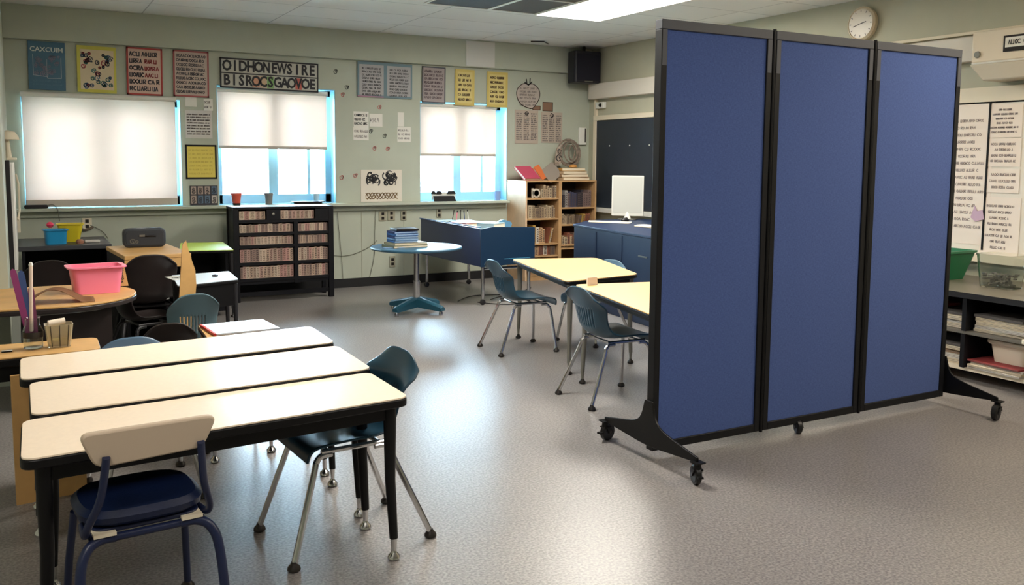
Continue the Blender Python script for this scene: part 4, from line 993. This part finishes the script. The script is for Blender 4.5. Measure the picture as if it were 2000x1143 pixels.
# books on round table
def flatbook(lab, loc, w_, d_, h_, rz, cover, pages=M_cream, cat='book', name='book'):
    o = MB().box(-w_/2, w_/2, -d_/2, d_/2, 0, h_*.12).box(-w_/2, w_/2, -d_/2, d_/2, h_*.88, h_).box(-w_/2, -w_/2+.004, -d_/2, d_/2, 0, h_).build(name, cover)
    MB().box(-w_/2+.004, w_/2-.004, -d_/2+.004, d_/2-.004, h_*.12+.0002, h_*.88-.0002).build('pages', pages, o)
    o.location = loc; o.rotation_euler = (0, 0, rz); return tag(o, lab, cat)
flatbook('cream paged book lying at the bottom of the pile on the round table', (3.12, 7.72, zt+.001), .36, .24, .022, .12, mat('olive_cover', (128, 130, 104), .5))
flatbook('cream paged book lying second in the pile on the round table', (3.13, 7.725, zt+.024), .34, .23, .020, .08, mat('tan_cover', (160, 150, 118), .5))
M_bb = mat('bright_blue_cover', (48, 104, 168), .3)
for i in range(5):
    flatbook(['blue book lowest of the five under the black case on the round table', 'pale blue book second of the five under the black case', 'navy book in the middle of the five under the black case', 'blue book fourth of the five under the black case', 'navy book directly under the black case on the round table'][i],
             (3.10+.003*(i % 2), 7.735, zt+.046+.021*i), .235, .20, .0195, .05*(i % 2), [M_bb, mat('pale_blue_cover', (120, 164, 206), .3), mat('navy_cover', (30, 62, 120), .3), M_bb, mat('navy_cover2', (26, 54, 110), .3)][i], mat('blue_pages', (150, 176, 204), .5))
o = MB().box(-.10, .12, -.09, .09, 0, .022).build('black_case', M_blackp, bevel=.004); o.location = (3.11, 7.735, zt+.152); tag(o, 'flat black case on top of the blue books on the round table', 'case')
MB().box(-.05, .10, -.094, -.09, .003, .018).build('front_plate', M_glide, o)
o = MB().prism([(-.10, 0), (.08, -.02), (.10, .02), (-.07, .06), (-.12, .04)], 0, .006).build('magazine', mat('mag_blue', (120, 150, 184), .3)); o.location = (2.98, 7.60, zt+.001); tag(o, 'bluish magazine sticking out left of the book pile on the round table', 'magazine')

# ------------------------------------------------------------------ blue desk
r = empty('computer_desk', (3.96, 7.8, 0), 0, 'dark blue desk with raised side panels and chrome caster legs under the right window', 'desk')
MB().prism([(-.02, .385), (1.52, .37), (1.52, .775), (-.02, .765)], .0, .02, 'x').build('side_panel', mat('navy_panel', (16, 38, 84), .35), r, bevel=.003)
MB().prism(rounded([(-.015, .385), (.605, .405), (.605, .768), (.12, .785), (-.015, .765)], [.008, .008, .02, .03, .008]), -.022, -.002, 'y').build('end_panel', M_bluedesk, r, bevel=.003)
MB().box(.02, .60, .0, 1.52, .70, .725).build('desk_top', mat('desk_top_pale', (150, 170, 184), .3), r, bevel=.003)
MB().box(.02, .52, .0, 1.50, .40, .42).build('lower_shelf', M_bluedesk, r)
MB().box(.25, .55, -.0235, -.022, .455, .462).build('rail_strip', mat('strip_blue', (70, 130, 160), .3), r)
MB().prism([(-.015, .777), (.0, .777), (.0, .785), (-.015, .785)], -.0, 1.52, 'y').build('top_rail', mat('rail_blue', (60, 104, 158), .3), r)
for x, yy in ((.03, .02), (.03, 1.42), (.56, .02), (.56, 1.42)):
    l = MB().tube([(x, yy, .38), (x, yy, .06)], .017, 14).build('leg', M_chrome, r)
    MB().lathe([(.022, -.012), (.028, -.008), (.028, .008), (.022, .012)], (x, yy, .028), 16, 'y').build('caster', M_blackp, l)
MB().tube([(.03, .04, .36), (.56, .04, .36)], .014).build('cross_bar', M_chrome, r)
# clutter on it
dx, dy, dz = 3.96, 7.8, .7265
for i, (x, yy, w_, d_, c, lab) in enumerate(((.30, 1.05, .30, .30, (190, 196, 190), 'pale magazine spread on the blue desk nearest the window'), (.20, .72, .28, .26, (170, 92, 84), 'red and white booklet on the blue desk'), (.33, .42, .26, .2, (176, 200, 206), 'pale blue booklet on the blue desk near the end panel'))):
    flatbook(lab, (dx+x, dy+yy, dz), w_, d_, .045+.01*i, .3*i, mat('bk%d' % i, c, .5), cat='booklet', name='booklet')
for i, (x, yy, c, lab) in enumerate(((.12, 1.15, (96, 120, 110), 'dark green booklet slanting on the blue desk'), (.42, .75, (210, 206, 190), 'cream booklet leaning behind the red booklet'))):
    o = MB().box(-.10, .10, -.07, .07, 0, .05).build('booklet', mat('bl%d' % i, c, .5), bevel=.004); o.location = (dx+x+.02, dy+yy, dz+.0); o.rotation_euler = (0, 0, .5*i); o.location.z = dz+(.0 if i == 0 else 0); tag(o, lab, 'booklet')
o = MB().prism(rounded([(-.11, 0), (.09, 0), (.11, .06), (0, .095), (-.10, .05)], .03), -.02, .02, 'y').build('blue_bag', mat('bag_blue', (84, 130, 160), .4)); o.location = (dx+.48, dy+.45, dz); tag(o, 'small rounded blue pouch on the blue desk by the end panel', 'pouch')
for i in range(5):
    o = MB().tube([(0, 0, 0), (.03-.012*i, .01, .13-.01*(i % 2))], .005, 8).build('marker', [M_ink, M_pink, M_ink, M_blu, M_white][i]); p = (dx+.15+.05*i, dy+1.25-.09*i, dz+.05)
    o.location = (dx+.30+.055*i, dy+1.33, dz); tag(o, '%s marker standing in a row at the far end of the blue desk' % ['black', 'pink', 'charcoal', 'steel blue', 'white'][i], 'marker')
    MB().tube([(.03-.012*i, .01, .13-.01*(i % 2)), (.034-.0135*i, .011, .15-.01*(i % 2))], .006, 8).build('cap', M_blackp, o)
# tangle of cables under desk
def cab(lab, P_): return cable(lab, P_, .005, M_blackp)
cab('black cable looping on the floor under the blue desk, outer loop', [(4.0, 7.95, .008), (4.2, 7.7, .008), (4.5, 7.75, .008), (4.7, 8.0, .008), (4.45, 8.2, .008), (4.2, 8.05, .008)])
cab('black cable crossing the floor under the blue desk toward the bookcase', [(3.85, 8.1, .008), (4.15, 8.35, .008), (4.6, 8.3, .008), (5.0, 8.6, .008)])
cab('black cable hanging down from the blue desk shelf to the floor', [(4.4, 8.2, .39), (4.38, 8.15, .2), (4.45, 8.3, .02), (4.7, 8.4, .008)])

# ------------------------------------------------------------------ bookcase
BX0, BX1, BY0, BY1 = 5.225, 6.235, 9.13, 9.585
r = empty('bookcase', ((BX0+BX1)/2, (BY0+BY1)/2, 0), 0, 'light wooden two-bay bookcase full of books in the far corner', 'bookcase')
hw = (BX1-BX0)/2; hd = (BY1-BY0)/2; HT = 1.185; mid = .0-.02
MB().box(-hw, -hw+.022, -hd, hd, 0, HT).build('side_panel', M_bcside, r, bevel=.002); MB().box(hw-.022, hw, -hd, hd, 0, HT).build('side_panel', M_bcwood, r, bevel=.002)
MB().box(-hw, hw, -hd, hd, HT, HT+.018).build('top_board', M_bcwood, r, bevel=.002)
MB().box(mid-.022, mid+.022, -hd, hd-.01, 0, HT).build('divider', M_bcwood, r, bevel=.002)
MB().box(-hw+.022, hw-.022, hd-.01, hd-.002, 0, HT).build('back_panel', mat('dark_bc_back', (84, 64, 48), .7), r)
MB().box(-hw+.022, hw-.022, -hd+.01, -hd+.03, 0, .07).build('plinth', M_bcwood, r)
LSH = [W(1060, y_, Y=BY0).z for y_ in (387, 427, 476)]+[.30, .07]
RSH = [W(1125, y_, Y=BY0).z for y_ in (405, 438, 477)]+[.38, .07]
print('shelves', LSH, RSH)
for k, (a, c, S) in enumerate(((-hw+.022, mid-.022, LSH), (mid+.022, hw-.022, RSH))):
    for z in S: MB().box(a, c, -hd+.004, hd-.01, z-.018, z).build('shelf_board', M_bcwood, r, bevel=.001)
bx = (BX0+BX1)/2
mm = {'dark': [mat('bkd%d' % i, c, .6) for i, c in enumerate(((60, 62, 84), (96, 96, 104), (150, 146, 142), (48, 44, 52), (120, 100, 96)))],
      'tan': [mat('bkt%d' % i, c, .6) for i, c in enumerate(((176, 154, 124), (152, 132, 106), (190, 172, 142), (130, 112, 92)))],
      'mix': [mat('bkm%d' % i, c, .6) for i, c in enumerate(((206, 196, 180), (176, 142, 70), (140, 84, 62), (196, 160, 120), (110, 92, 78)))]}
def brow(x0, x1, z, hmin, hmax, n, key, lab, tilt=0):
    x = x0; ws = [BR.uniform(.6, 1.4) for _ in range(n)]; s = sum(ws)
    for w_ in ws:
        th = w_/s*(x1-x0); mk = BR.choice(mm[key]); hg = BR.uniform(hmin, hmax)
        book((x+th/2, BY0+.03+BR.uniform(0, .02), z+.0012+(abs(math.sin(tilt))*th/2)), (th-.001)*(math.cos(tilt) if not tilt else .8), hg, .2, mk, lab, 'books in the light wooden bookcase', tilt=tilt); x += th
la, lb, ra, rb = bx-hw+.03, bx+mid-.03, bx+mid+.03, bx+hw-.03
brow(la+.21, lb, LSH[0], .10, .16, 7, 'tan', 'beige book on the top shelf of the left bookcase bay')
brow(la+.03, lb-.02, LSH[1], .12, .16, 13, 'tan', 'beige book on the second shelf of the left bookcase bay')
brow(la+.10, la+.26, LSH[2], .16, .22, 5, 'mix', 'upright book on the third shelf of the left bookcase bay')
brow(la+.30, lb-.08, LSH[2], .16, .20, 4, 'mix', 'book leaning right on the third shelf of the left bookcase bay', .22)
brow(la+.02, lb-.02, LSH[3], .10, .14, 8, 'mix', 'book on the fourth shelf of the left bookcase bay')
brow(ra+.02, rb-.02, RSH[0], .15, .21, 12, 'dark', 'dark spined book on the top shelf of the right bookcase bay')
brow(ra+.02, ra+.20, RSH[1], .09, .13, 7, 'tan', 'beige book on the second shelf of the right bookcase bay')
brow(ra+.24, rb-.05, RSH[1], .10, .125, 4, 'mix', 'book leaning on the second shelf of the right bookcase bay', .2)
brow(ra+.10, ra+.26, RSH[2], .10, .15, 5, 'mix', 'book on the third shelf of the right bookcase bay')
brow(ra+.02, ra+.20, RSH[3], .12, .16, 5, 'tan', 'beige book on the fourth shelf of the right bookcase bay')
# letter-like ornament D
o = MB().lathe([(.035, -.012), (.055, -.012), (.055, .012), (.035, .012), (.035, -.012)], (0, 0, .056), 20, 'y').box(-.06, -.04, -.012, .012, 0, .115).build('letter_ornament', mat('orn', (196, 186, 168), .6)); o.location = (la+.14, BY0+.05, LSH[0]+.001); tag(o, 'white ring-shaped ornament at the left of the top bookcase shelf', 'ornament')
# items on top of bookcase
zt2 = HT+.019
def lean(lab, loc, w_, h_, th, ry, rx, rz, cover, name='book', cat='book', pages=M_cream):
    o = MB().box(-w_/2, w_/2, -th/2, -th/2+.004, 0, h_).box(-w_/2, w_/2, th/2-.004, th/2, 0, h_).build(name, cover)
    MB().box(-w_/2+.004, w_/2-.003, -th/2+.0042, th/2-.0042, .004, h_-.004).build('pages', pages, o)
    o.location = loc; o.rotation_euler = (rx, ry, rz); return tag(o, lab, cat)
lean('pink and white book leaning back on the bookcase left end', (5.37, 9.22, zt2+.012), .26, .24, .03, 0, math.radians(-52), math.radians(14), mat('crimson_cover', (190, 74, 100), .5))
lean('red and yellow book propped behind the pink book on the bookcase', (5.58, 9.30, zt2+.012), .10, .19, .03, math.radians(-20), math.radians(-30), math.radians(20), mat('orange_cover', (206, 110, 60), .5))
lean('grey magazine slumped beside the paper pile on the bookcase', (5.74, 9.27, zt2+.016), .20, .20, .025, math.radians(-35), math.radians(-25), 0, mat('grey_cover', (128, 118, 106), .5))
for i, (w_, lab, c) in enumerate(((.40, 'thick cream book lowest in the pile on the bookcase right end', (196, 172, 140)), (.38, 'tan book second in the pile on the bookcase right end', (176, 146, 112)), (.36, 'cream book third in the pile on the bookcase right end', (206, 180, 144)), (.33, 'ochre book topmost in the pile on the bookcase right end', (192, 146, 76)))):
    flatbook(lab, (5.98-.01*i, 9.33, zt2+.001+.0375*i), w_, .26, .036, .05*((-1)**i), mat('pile%d' % i, c, .5))
# coiled wreath
r = empty('coiled_wreath', (5.98, 9.42, zt2+.152), 0, 'big grey coil of paper rings standing on the book pile against the wall', 'wreath')
b = MB(); M_wr = mat('wreath_grey', (128, 114, 102), .6, var=.3, vscale=30)
for j, (rx, rz_, cx_, th) in enumerate(((.165, .165, .03, .012), (.15, .15, .035, .008), (.12, .14, .03, .010), (.09, .12, .05, .008), (.055, .09, .07, .010))):
    pts = [(cx_+rx*math.cos(a), .02*math.sin(j*2+a), .185+rz_*math.sin(a)) for a in [2*PI*i/30 for i in range(31)]]
    b.tube(pts, th, 6)
b.build('rings', M_wr, r)
MB().prism(rounded([(-.19, .02), (-.10, .03), (-.08, .30), (-.16, .24)], .03), -.02, .0, 'y').build('torn_page', mat('wreath_page', (160, 146, 132), .7, var=.3, vscale=25), r)
bb = MB(); blob(bb, -.13, .12, .04, -.022, R, .012); blob(bb, -.12, .2, .03, -.022, R, .01); bb.build('ink_marks', M_ink, r, smooth=False)
MB().lathe([(0, 0), (.05, .005), (.045, .03), (0, .045)], (.06, -.05, 0), 14).build('orange_lump', mat('dull_orange', (196, 140, 70), .6), r)

# ------------------------------------------------------------------ computer cabinet
p, q = W(1117, 438, Z=.80), W(1285, 465, Z=.80)
r = empty('blue_cabinet', (4.95, 6.6, 0), math.radians(-6.5), 'long dark blue cabinet with the computer, behind the tan tables', 'cabinet')
MB().prism([(-.14, -1.15), (-.14, .99), (.3, 1.48), (.99, 1.53), (.99, -1.15)], 0, .775).build('body', mat('navy_cabinet', (10, 34, 68), .45), r, bevel=.004)
MB().prism([(-.15, -1.16), (-.15, 1.0), (.3, 1.5), (1.0, 1.55), (1.0, -1.16)], .776, .80).build('top_board', mat('cab_top', (24, 42, 74), .5), r, bevel=.004)
for yy in (-.62, .0, .5): MB().box(-.144, -.14, yy-.003, yy+.003, .05, .76).build('panel_seam', M_navy, r)
MB().box(-.146, -.14, -.45, -.30, .60, .612).build('handle', M_grey_leg, r); 
MB().box(-.144, -.14, -.9, -.63, .50, .506).build('trim_strip', M_bluedesk, r)
r2 = r
def oncab(lx, ly, lz=.801):
    v = Matrix.Rotation(math.radians(-6.5), 3, 'Z') @ Vector((lx, ly, 0)); return (4.95+v.x, 6.6+v.y, lz)
mp = W(1227, 430, Z=.80)
r = empty('computer_monitor', (mp.x+.03, mp.y+.06, .801), math.radians(-42), 'white computer monitor on the blue cabinet before the slate board', 'monitor')
# local -Y faces camera
MB().prism(rounded([(-.175, .04), (.175, .04), (.175, .485), (-.175, .485)], .012), -.012, .022, 'y').build('casing', mat('monitor_white', (208, 208, 200), .4), r, bevel=.004)
MB().box(-.160, .160, -.014, -.012, .075, .47).build('screen', mat('screen_white', (186, 188, 182), .4), r)
MB().tube([(0, .01, .01), (0, .01, .10)], [.04, .022], 12).build('stand_neck', M_white, r)
MB().prism(rounded([(-.10, -.07), (.10, -.07), (.10, .07), (-.10, .07)], .04), 0, .012).build('stand_base', M_grey_leg, r, bevel=.003)
kx = W(1185, 436, Z=.80)
o = MB().prism(rounded([(-.20, -.11), (.26, -.13), (.22, .12), (-.25, .10)], .04), 0, .006).build('paper_stack', M_cream, bevel=.001); o.location = (kx.x+.1, kx.y+.1, .801); o.rotation_euler = (0, 0, math.radians(-50)); tag(o, 'sheet of cream paper lying on the blue cabinet left of the monitor', 'paper')
kx = W(1262, 444, Z=.80)
r = empty('computer_keyboard', (kx.x+.02, kx.y-.1, .801), math.radians(-80), 'pale keyboard on the blue cabinet partly behind the partition edge', 'keyboard')
MB().box(-.20, .20, -.07, .07, 0, .016).build('case', M_cream, r, bevel=.004); b = MB()
for i in range(13):
    for j in range(4): b.box(-.18+i*.028, -.158+i*.028, -.055+j*.028, -.033+j*.028, .016, .022)
b.build('keys', M_white, r)
kx = W(1220, 430, Z=.80)
o = MB().lathe([(0, 0), (.035, 0), (.04, .015), (.025, .035), (0, .04)], n=18).build('computer_mouse', M_blackp); o.location = (mp.x-.16, mp.y-.16, .801); o.scale = (1.3, .8, 1); tag(o, 'black computer mouse on the blue cabinet in front of the slate board', 'mouse')
MB().tube([(0, 0, .03), (.02, .0, .043)], .006, 8).build('scroll_wheel', M_grey_leg, o)
# paper tent on near tan table, board under it
p = W(1133, 556, Z=.648)
r = empty('name_card', (3.19, 4.72, .649), math.radians(10), 'folded cream card standing on the corner of the near tan table', 'card')
MB().prism([(-.045, 0), (.045, 0), (.04, .05), (-.045, .052)], -.018, -.014, 'y').build('front_face', M_paperw, r); MB().prism([(-.045, 0), (.045, 0), (.04, .05), (-.045, .052)], -.013, -.009, 'y').build('rear_face', M_paperw, r)
p = W(1200, 628, Y=4.6)
o = MB().prism([(-.13, 0), (.13, 0), (.05, .15), (-.09, .155)], -.10, .10, 'y').build('paper_bag', mat('kraft_paper', (176, 142, 92), .7)); o.location = (3.36, 4.50, .402); tag(o, 'brown paper bag on the seat of the chair closest to the partition', 'bag')
bpy.data.objects.remove(o)

# ------------------------------------------------------------------ right shelf unit
SX0, SX1, SY0, SY1 = 5.40, 6.30, 2.6, 4.7
r = empty('storage_shelf', ((SX0+SX1)/2, (SY0+SY1)/2, 0), 0, 'low black storage shelf with papers and bins against the right wall', 'shelf')
a, c = (SX1-SX0)/2, (SY1-SY0)/2
MB().box(-a, a, -c, c, .575, .60).build('top_board', mat('grey_brown_top', (112, 106, 92), .4), r, bevel=.003)
MB().box(-a-.006, -a, -c, c, .565, .602).build('edge_band', M_blackp, r)
MB().box(-a+.02, a, -c, c, .325, .345).build('shelf_board', mat('shelf_grey', (104, 100, 92), .5), r); MB().box(-a+.05, a, -c, c, .075, .10).build('bottom_board', M_cream, r)
for yy in (-c, -.05, c-.03):
    MB().box(-a+.01, a, yy, yy+.03, .1005, .3245).box(-a+.01, a, yy, yy+.03, .3455, .5745).build('upright_panel', M_blackwood, r)
MB().box(a-.02, a, -c+.03, c-.03, .10, .575).build('back_panel', M_blackwood, r)
for yy in (-c+.05, c-.05): MB().box(-a+.05, a, yy-.04, yy+.04, .0, .075).build('plinth_foot', M_blackwood, r)
MB().box(a-.3, a, -c+.1, c-.1, .0, .075).build('plinth', M_blackwood, r)
# green basket
g = mat('green_plastic', (34, 110, 72), .4)
p = W(1868, 552, Z=.60)
r = empty('green_basket', (5.93, 4.26, .601), math.radians(0), 'green slatted plastic basket on the storage shelf beside the partition edge', 'basket')
bm = bmesh.new()
def rl2(sx, sy, z): return [bm.verts.new((q[0], q[1], z)) for q in rounded([(-sx, -sy), (sx, -sy), (sx, sy), (-sx, sy)], .04)]
L = [rl2(.13, .20, 0), rl2(.17, .26, .20), rl2(.18, .27, .20), rl2(.18, .27, .215), rl2(.162, .252, .215), rl2(.122, .192, .006)]
for p, q in zip(L, L[1:]):
    for k in range(len(p)): bm.faces.new((p[k], p[(k+1) % len(p)], q[(k+1) % len(p)], q[k]))
bm.faces.new(L[0][::-1]); bm.faces.new(L[-1]); B = MB(); B.b.free(); B.b = bm; B.build('tub', g, r)
b = MB(); gl = mat('green_light', (120, 150, 120), .5)
for i in range(14):
    for j in range(6):
        z = .04+j*.024; yy = -.17+i*.026; b.box(-(.132+.2*z)-.001, -(.13+.2*z), yy, yy+.016, z, z+.012)
b.build('slat_holes', gl, r)
# clear bin
r = empty('clear_bin', (5.86, 3.66, .601), 0, 'clear plastic bin standing on the storage shelf', 'bin')
bm = bmesh.new()
L = [rl2(.09, .11, 0), rl2(.11, .13, .22), rl2(.115, .135, .22), rl2(.115, .135, .23), rl2(.106, .126, .23), rl2(.086, .106, .006)]
for p, q in zip(L, L[1:]):
    for k in range(len(p)): bm.faces.new((p[k], p[(k+1) % len(p)], q[(k+1) % len(p)], q[k]))
bm.faces.new(L[0][::-1]); bm.faces.new(L[-1]); B = MB(); B.b.free(); B.b = bm; B.build('tub', M_glass, r)
b = MB(); rs = random.Random(4)
for i in range(70):
    x, yy, z = rs.uniform(-.07, .07), rs.uniform(-.085, .085), rs.uniform(.012, .09); s_ = rs.uniform(.006, .014); b.box(x-s_, x+s_, yy-s_, yy+s_, z-s_*.5, z+s_*.5, Matrix.Translation((x, yy, z)) @ Matrix.Rotation(rs.random()*3, 4, 'Z') @ Matrix.Translation((-x, -yy, -z)))
o = b.build('small_blocks', mat('grey_bits', (120, 118, 110), .6)); o.location = (5.86, 3.66, .603); o['kind'] = 'stuff'; tag(o, 'grey crumbs of small parts in the bottom of the clear bin', 'blocks')
o = MB().lathe([(.04, 0), (.05, .12), (.046, .12), (.036, .006), (0, .006)], n=20).build('blue_cup', mat('royal_blue', (50, 90, 170), .3)); o.location = (5.62, 3.31, .601); o.scale = (.75, .75, .75); tag(o, 'blue cup on the storage shelf at the right frame edge', 'cup')
# paper stacks (each pile of sheets is stuff)
def stack(lab, x, yy, z, w_, d_, n, rs, cols, rz=0):
    root = None
    for i in range(n):
        pass
def pile(prefix, x, yy, z, w_, d_, hts, cols, group):
    rs = random.Random(int(x*100+yy*10)); zz = z
    for i, (ht, c) in enumerate(zip(hts, cols)):
        o = MB().box(-w_/2, w_/2, -d_/2, d_/2, 0, ht-.001).build('paper_bundle', mat('bundle_%d_%d_%d' % c, c, .7, var=.05, vscale=50), bevel=.0015)
        MB().box(-w_/2-.0015, w_/2-.01, -d_/2+.002, d_/2-.002, ht*.3, ht*.36).box(-w_/2-.0015, w_/2-.01, -d_/2+.002, d_/2-.002, ht*.62, ht*.68).build('page_lines', M_inkl, o)
        o.location = (x+rs.uniform(-.015, .015), yy+rs.uniform(-.01, .01), zz+.001); o.rotation_euler = (0, 0, rs.uniform(-.06, .06)); zz += ht
        tag(o, '%s bundle %s' % (['lowest', 'second', 'third', 'fourth', 'fifth', 'sixth', 'seventh'][i], prefix), 'papers', group)
cr, wh, rd, br, gy = (222, 208, 180), (214, 208, 196), (150, 60, 60), (150, 124, 96), (90, 86, 84)
pile('of pale papers on the middle shelf next to the partition', 5.62, 4.06, .345, .30, .34, (.03, .025, .03, .02, .02), (cr, wh, cr, gy, rd), 'paper bundles on the storage shelf')
pile('of pale papers in the middle bay of the middle shelf', 5.62, 3.755, .345, .30, .20, (.03, .025, .03, .02), (cr, wh, cr, gy), 'paper bundles on the storage shelf')
pile('of papers on the middle shelf before the dark upright', 5.62, 3.41, .345, .28, .34, (.02, .025, .025, .025, .02), (cr, wh, cr, cr, gy), 'paper bundles on the storage shelf')
pile('of books on the bottom board next to the partition', 5.64, 3.87, .10, .30, .40, (.03, .03, .03, .025, .02), (cr, wh, br, cr, gy), 'paper bundles on the storage shelf')
pile('of magazines on the bottom board under the white bin', 5.60, 3.40, .10, .32, .36, (.015, .015, .015, .012), (wh, cr, wh, rd), 'paper bundles on the storage shelf')
M_bw = mat('bin_white', (224, 212, 192), .4)
bin_('white lidded bin on the magazines of the storage shelf', (5.62, 3.37, .159), .22, .25, .125, M_bw, 0, lid=M_bw)
bin_('white lidded bin deeper on the bottom board of the storage shelf', (6.0, 3.78, .101), .26, .22, .17, M_bw, 0, lid=M_bw)
bin_('white lidded bin next to the partition on the storage shelf', (6.0, 4.25, .101), .26, .26, .17, M_bw, 0, lid=M_bw)
o = MB().prism(rounded([(-.12, -.16), (.12, -.16), (.12, .14), (-.12, .16)], .03), 0, .03).build('white_tray', M_bw, bevel=.005); o.location = (5.44, 3.02, .346); tag(o, 'cream tray sticking out of the middle shelf at the right frame edge', 'tray')

# ------------------------------------------------------------------ partition
PY = 3.33
r = empty('room_divider', (3.7, PY, 0), 0, 'tall blue fabric three-panel room divider with black frame on casters', 'divider')
X_ = [2.606, 3.295, 3.318, 4.046, 4.068, 4.79]; zb, ztp = .055, 2.10
P2 = [(2.606, 3.300), (3.326, 4.040), (4.066, 4.79)]
zt_ = [2.083, 2.098, 2.108]
for i, (x0, x1) in enumerate(P2):
    x0 -= 3.7; x1 -= 3.7; fw_ = .034; d = .025; zb = .055-.0*i; z1 = ztp
    pn = MB().box(x0+fw_, x1-fw_, -.016, .016, zb+.04, z1-.045).build('fabric_panel', M_fabric, r, smooth=False)
    fr = MB().box(x0, x0+fw_, -d, d, zb, z1-.045).box(x1-fw_, x1, -d, d, zb, z1-.045).box(x0+fw_, x1-fw_, -d, d, zb, zb+.04).build('panel_frame', M_part, r, bevel=.003)
    MB().box(x0, x1, -d-.001, d+.001, z1-.045, z1).build('top_cap', M_partg, fr, bevel=.003)
    for xa, xb in ((x0+.004, x0+fw_-.003), (x1-fw_+.003, x1-.004)): MB().box(xa, xb, -d-.0015, -d, z1-.21, z1-.046).build('corner_sleeve', M_partg, fr)
for x0, x1 in ((3.300, 3.326), (4.040, 4.066)):
    hj = MB().box(x0-3.7+.001, x1-3.7-.001, -.018, .018, .06, 2.095).build('hinge_strip', M_part, r)
    MB().tube([((x0+x1)/2-3.7, -.022, .05), ((x0+x1)/2-3.7, -.022, 2.105)], .009, 10).build('hinge_pin', M_black, hj)
def caster(parent, x, yy, ang, zt_=.115, R_=.045):
    c_ = empty('caster', (x, yy, 0), ang); c_.parent = parent
    return c_
def mk_caster(parent, x, yy, ang, top=.12, R_=.046, brake=True):
    M_ = Matrix.Translation((x, yy, 0)) @ Matrix.Rotation(ang, 4, 'Z')
    f = MB().tube([M_ @ Vector((0, 0, top)), M_ @ Vector((0, 0, top-.03))], [.016, .018], 12)
    for s in (-1, 1): f.prism([(-.012, top-.03), (.02, top-.03), (.04, R_), (.02, R_-.012), (.0, R_+.01)], s*.020-.002, s*.020+.002, 'y', M_)
    f.box(-.016, .024, -.022, .022, top-.034, top-.028, M_)
    if brake: f.box(-.05, -.02, -.012, .012, top-.06, top-.052, M_)
    o = f.build('caster', M_black, parent)
    wv = MB().lathe([(.012, -.016), (R_-.008, -.016), (R_, -.010), (R_, .010), (R_-.008, .016), (.012, .016)], (.018, 0, R_), 26, 'y', M_).build('wheel', mat('caster_rubber', (18, 18, 19), .4), o)
    MB().lathe([(0, -.0225), (.009, -.0225), (.009, .0225), (0, .0225)], (.018, 0, R_), 12, 'y', M_).build('axle', M_glide, o)
# end feet: profile in the y-z plane
FT = [(-.36, .105), (-.36, .128), (-.11, .175), (-.055, .21), (-.028, .30), (.028, .30), (.055, .21), (.11, .175), (.36, .128), (.36, .105), (.0, .075)]
for s, x in ((-1, 2.606-3.7), (1, 4.79-3.7)):
    xa, xb = (x-.012, x-.001) if s < 0 else (x+.001, x+.012)
    ft = MB().prism(rounded(FT, [.004, .004, .08, .05, .006, .006, .05, .08, .004, .004, .1]), xa, xb, 'x').build('end_foot', M_black, r, bevel=.002)
    if True: MB().box(min(xa, xb)-.02, max(xa, xb)+.02, -.385, -.335, .103, .109).box(min(xa, xb)-.02, max(xa, xb)+.02, .335, .385, .103, .109).build('foot_plate', M_black, ft)
    for yy in (-.36, .36): mk_caster(r, (xa+xb)/2, yy, 1.2 if (s > 0) == (yy > 0) else .25+(PI if s > 0 else 0), top=.105)
mk_caster(r, 3.60-3.7, 0, -2.0, top=.10, R_=.036)
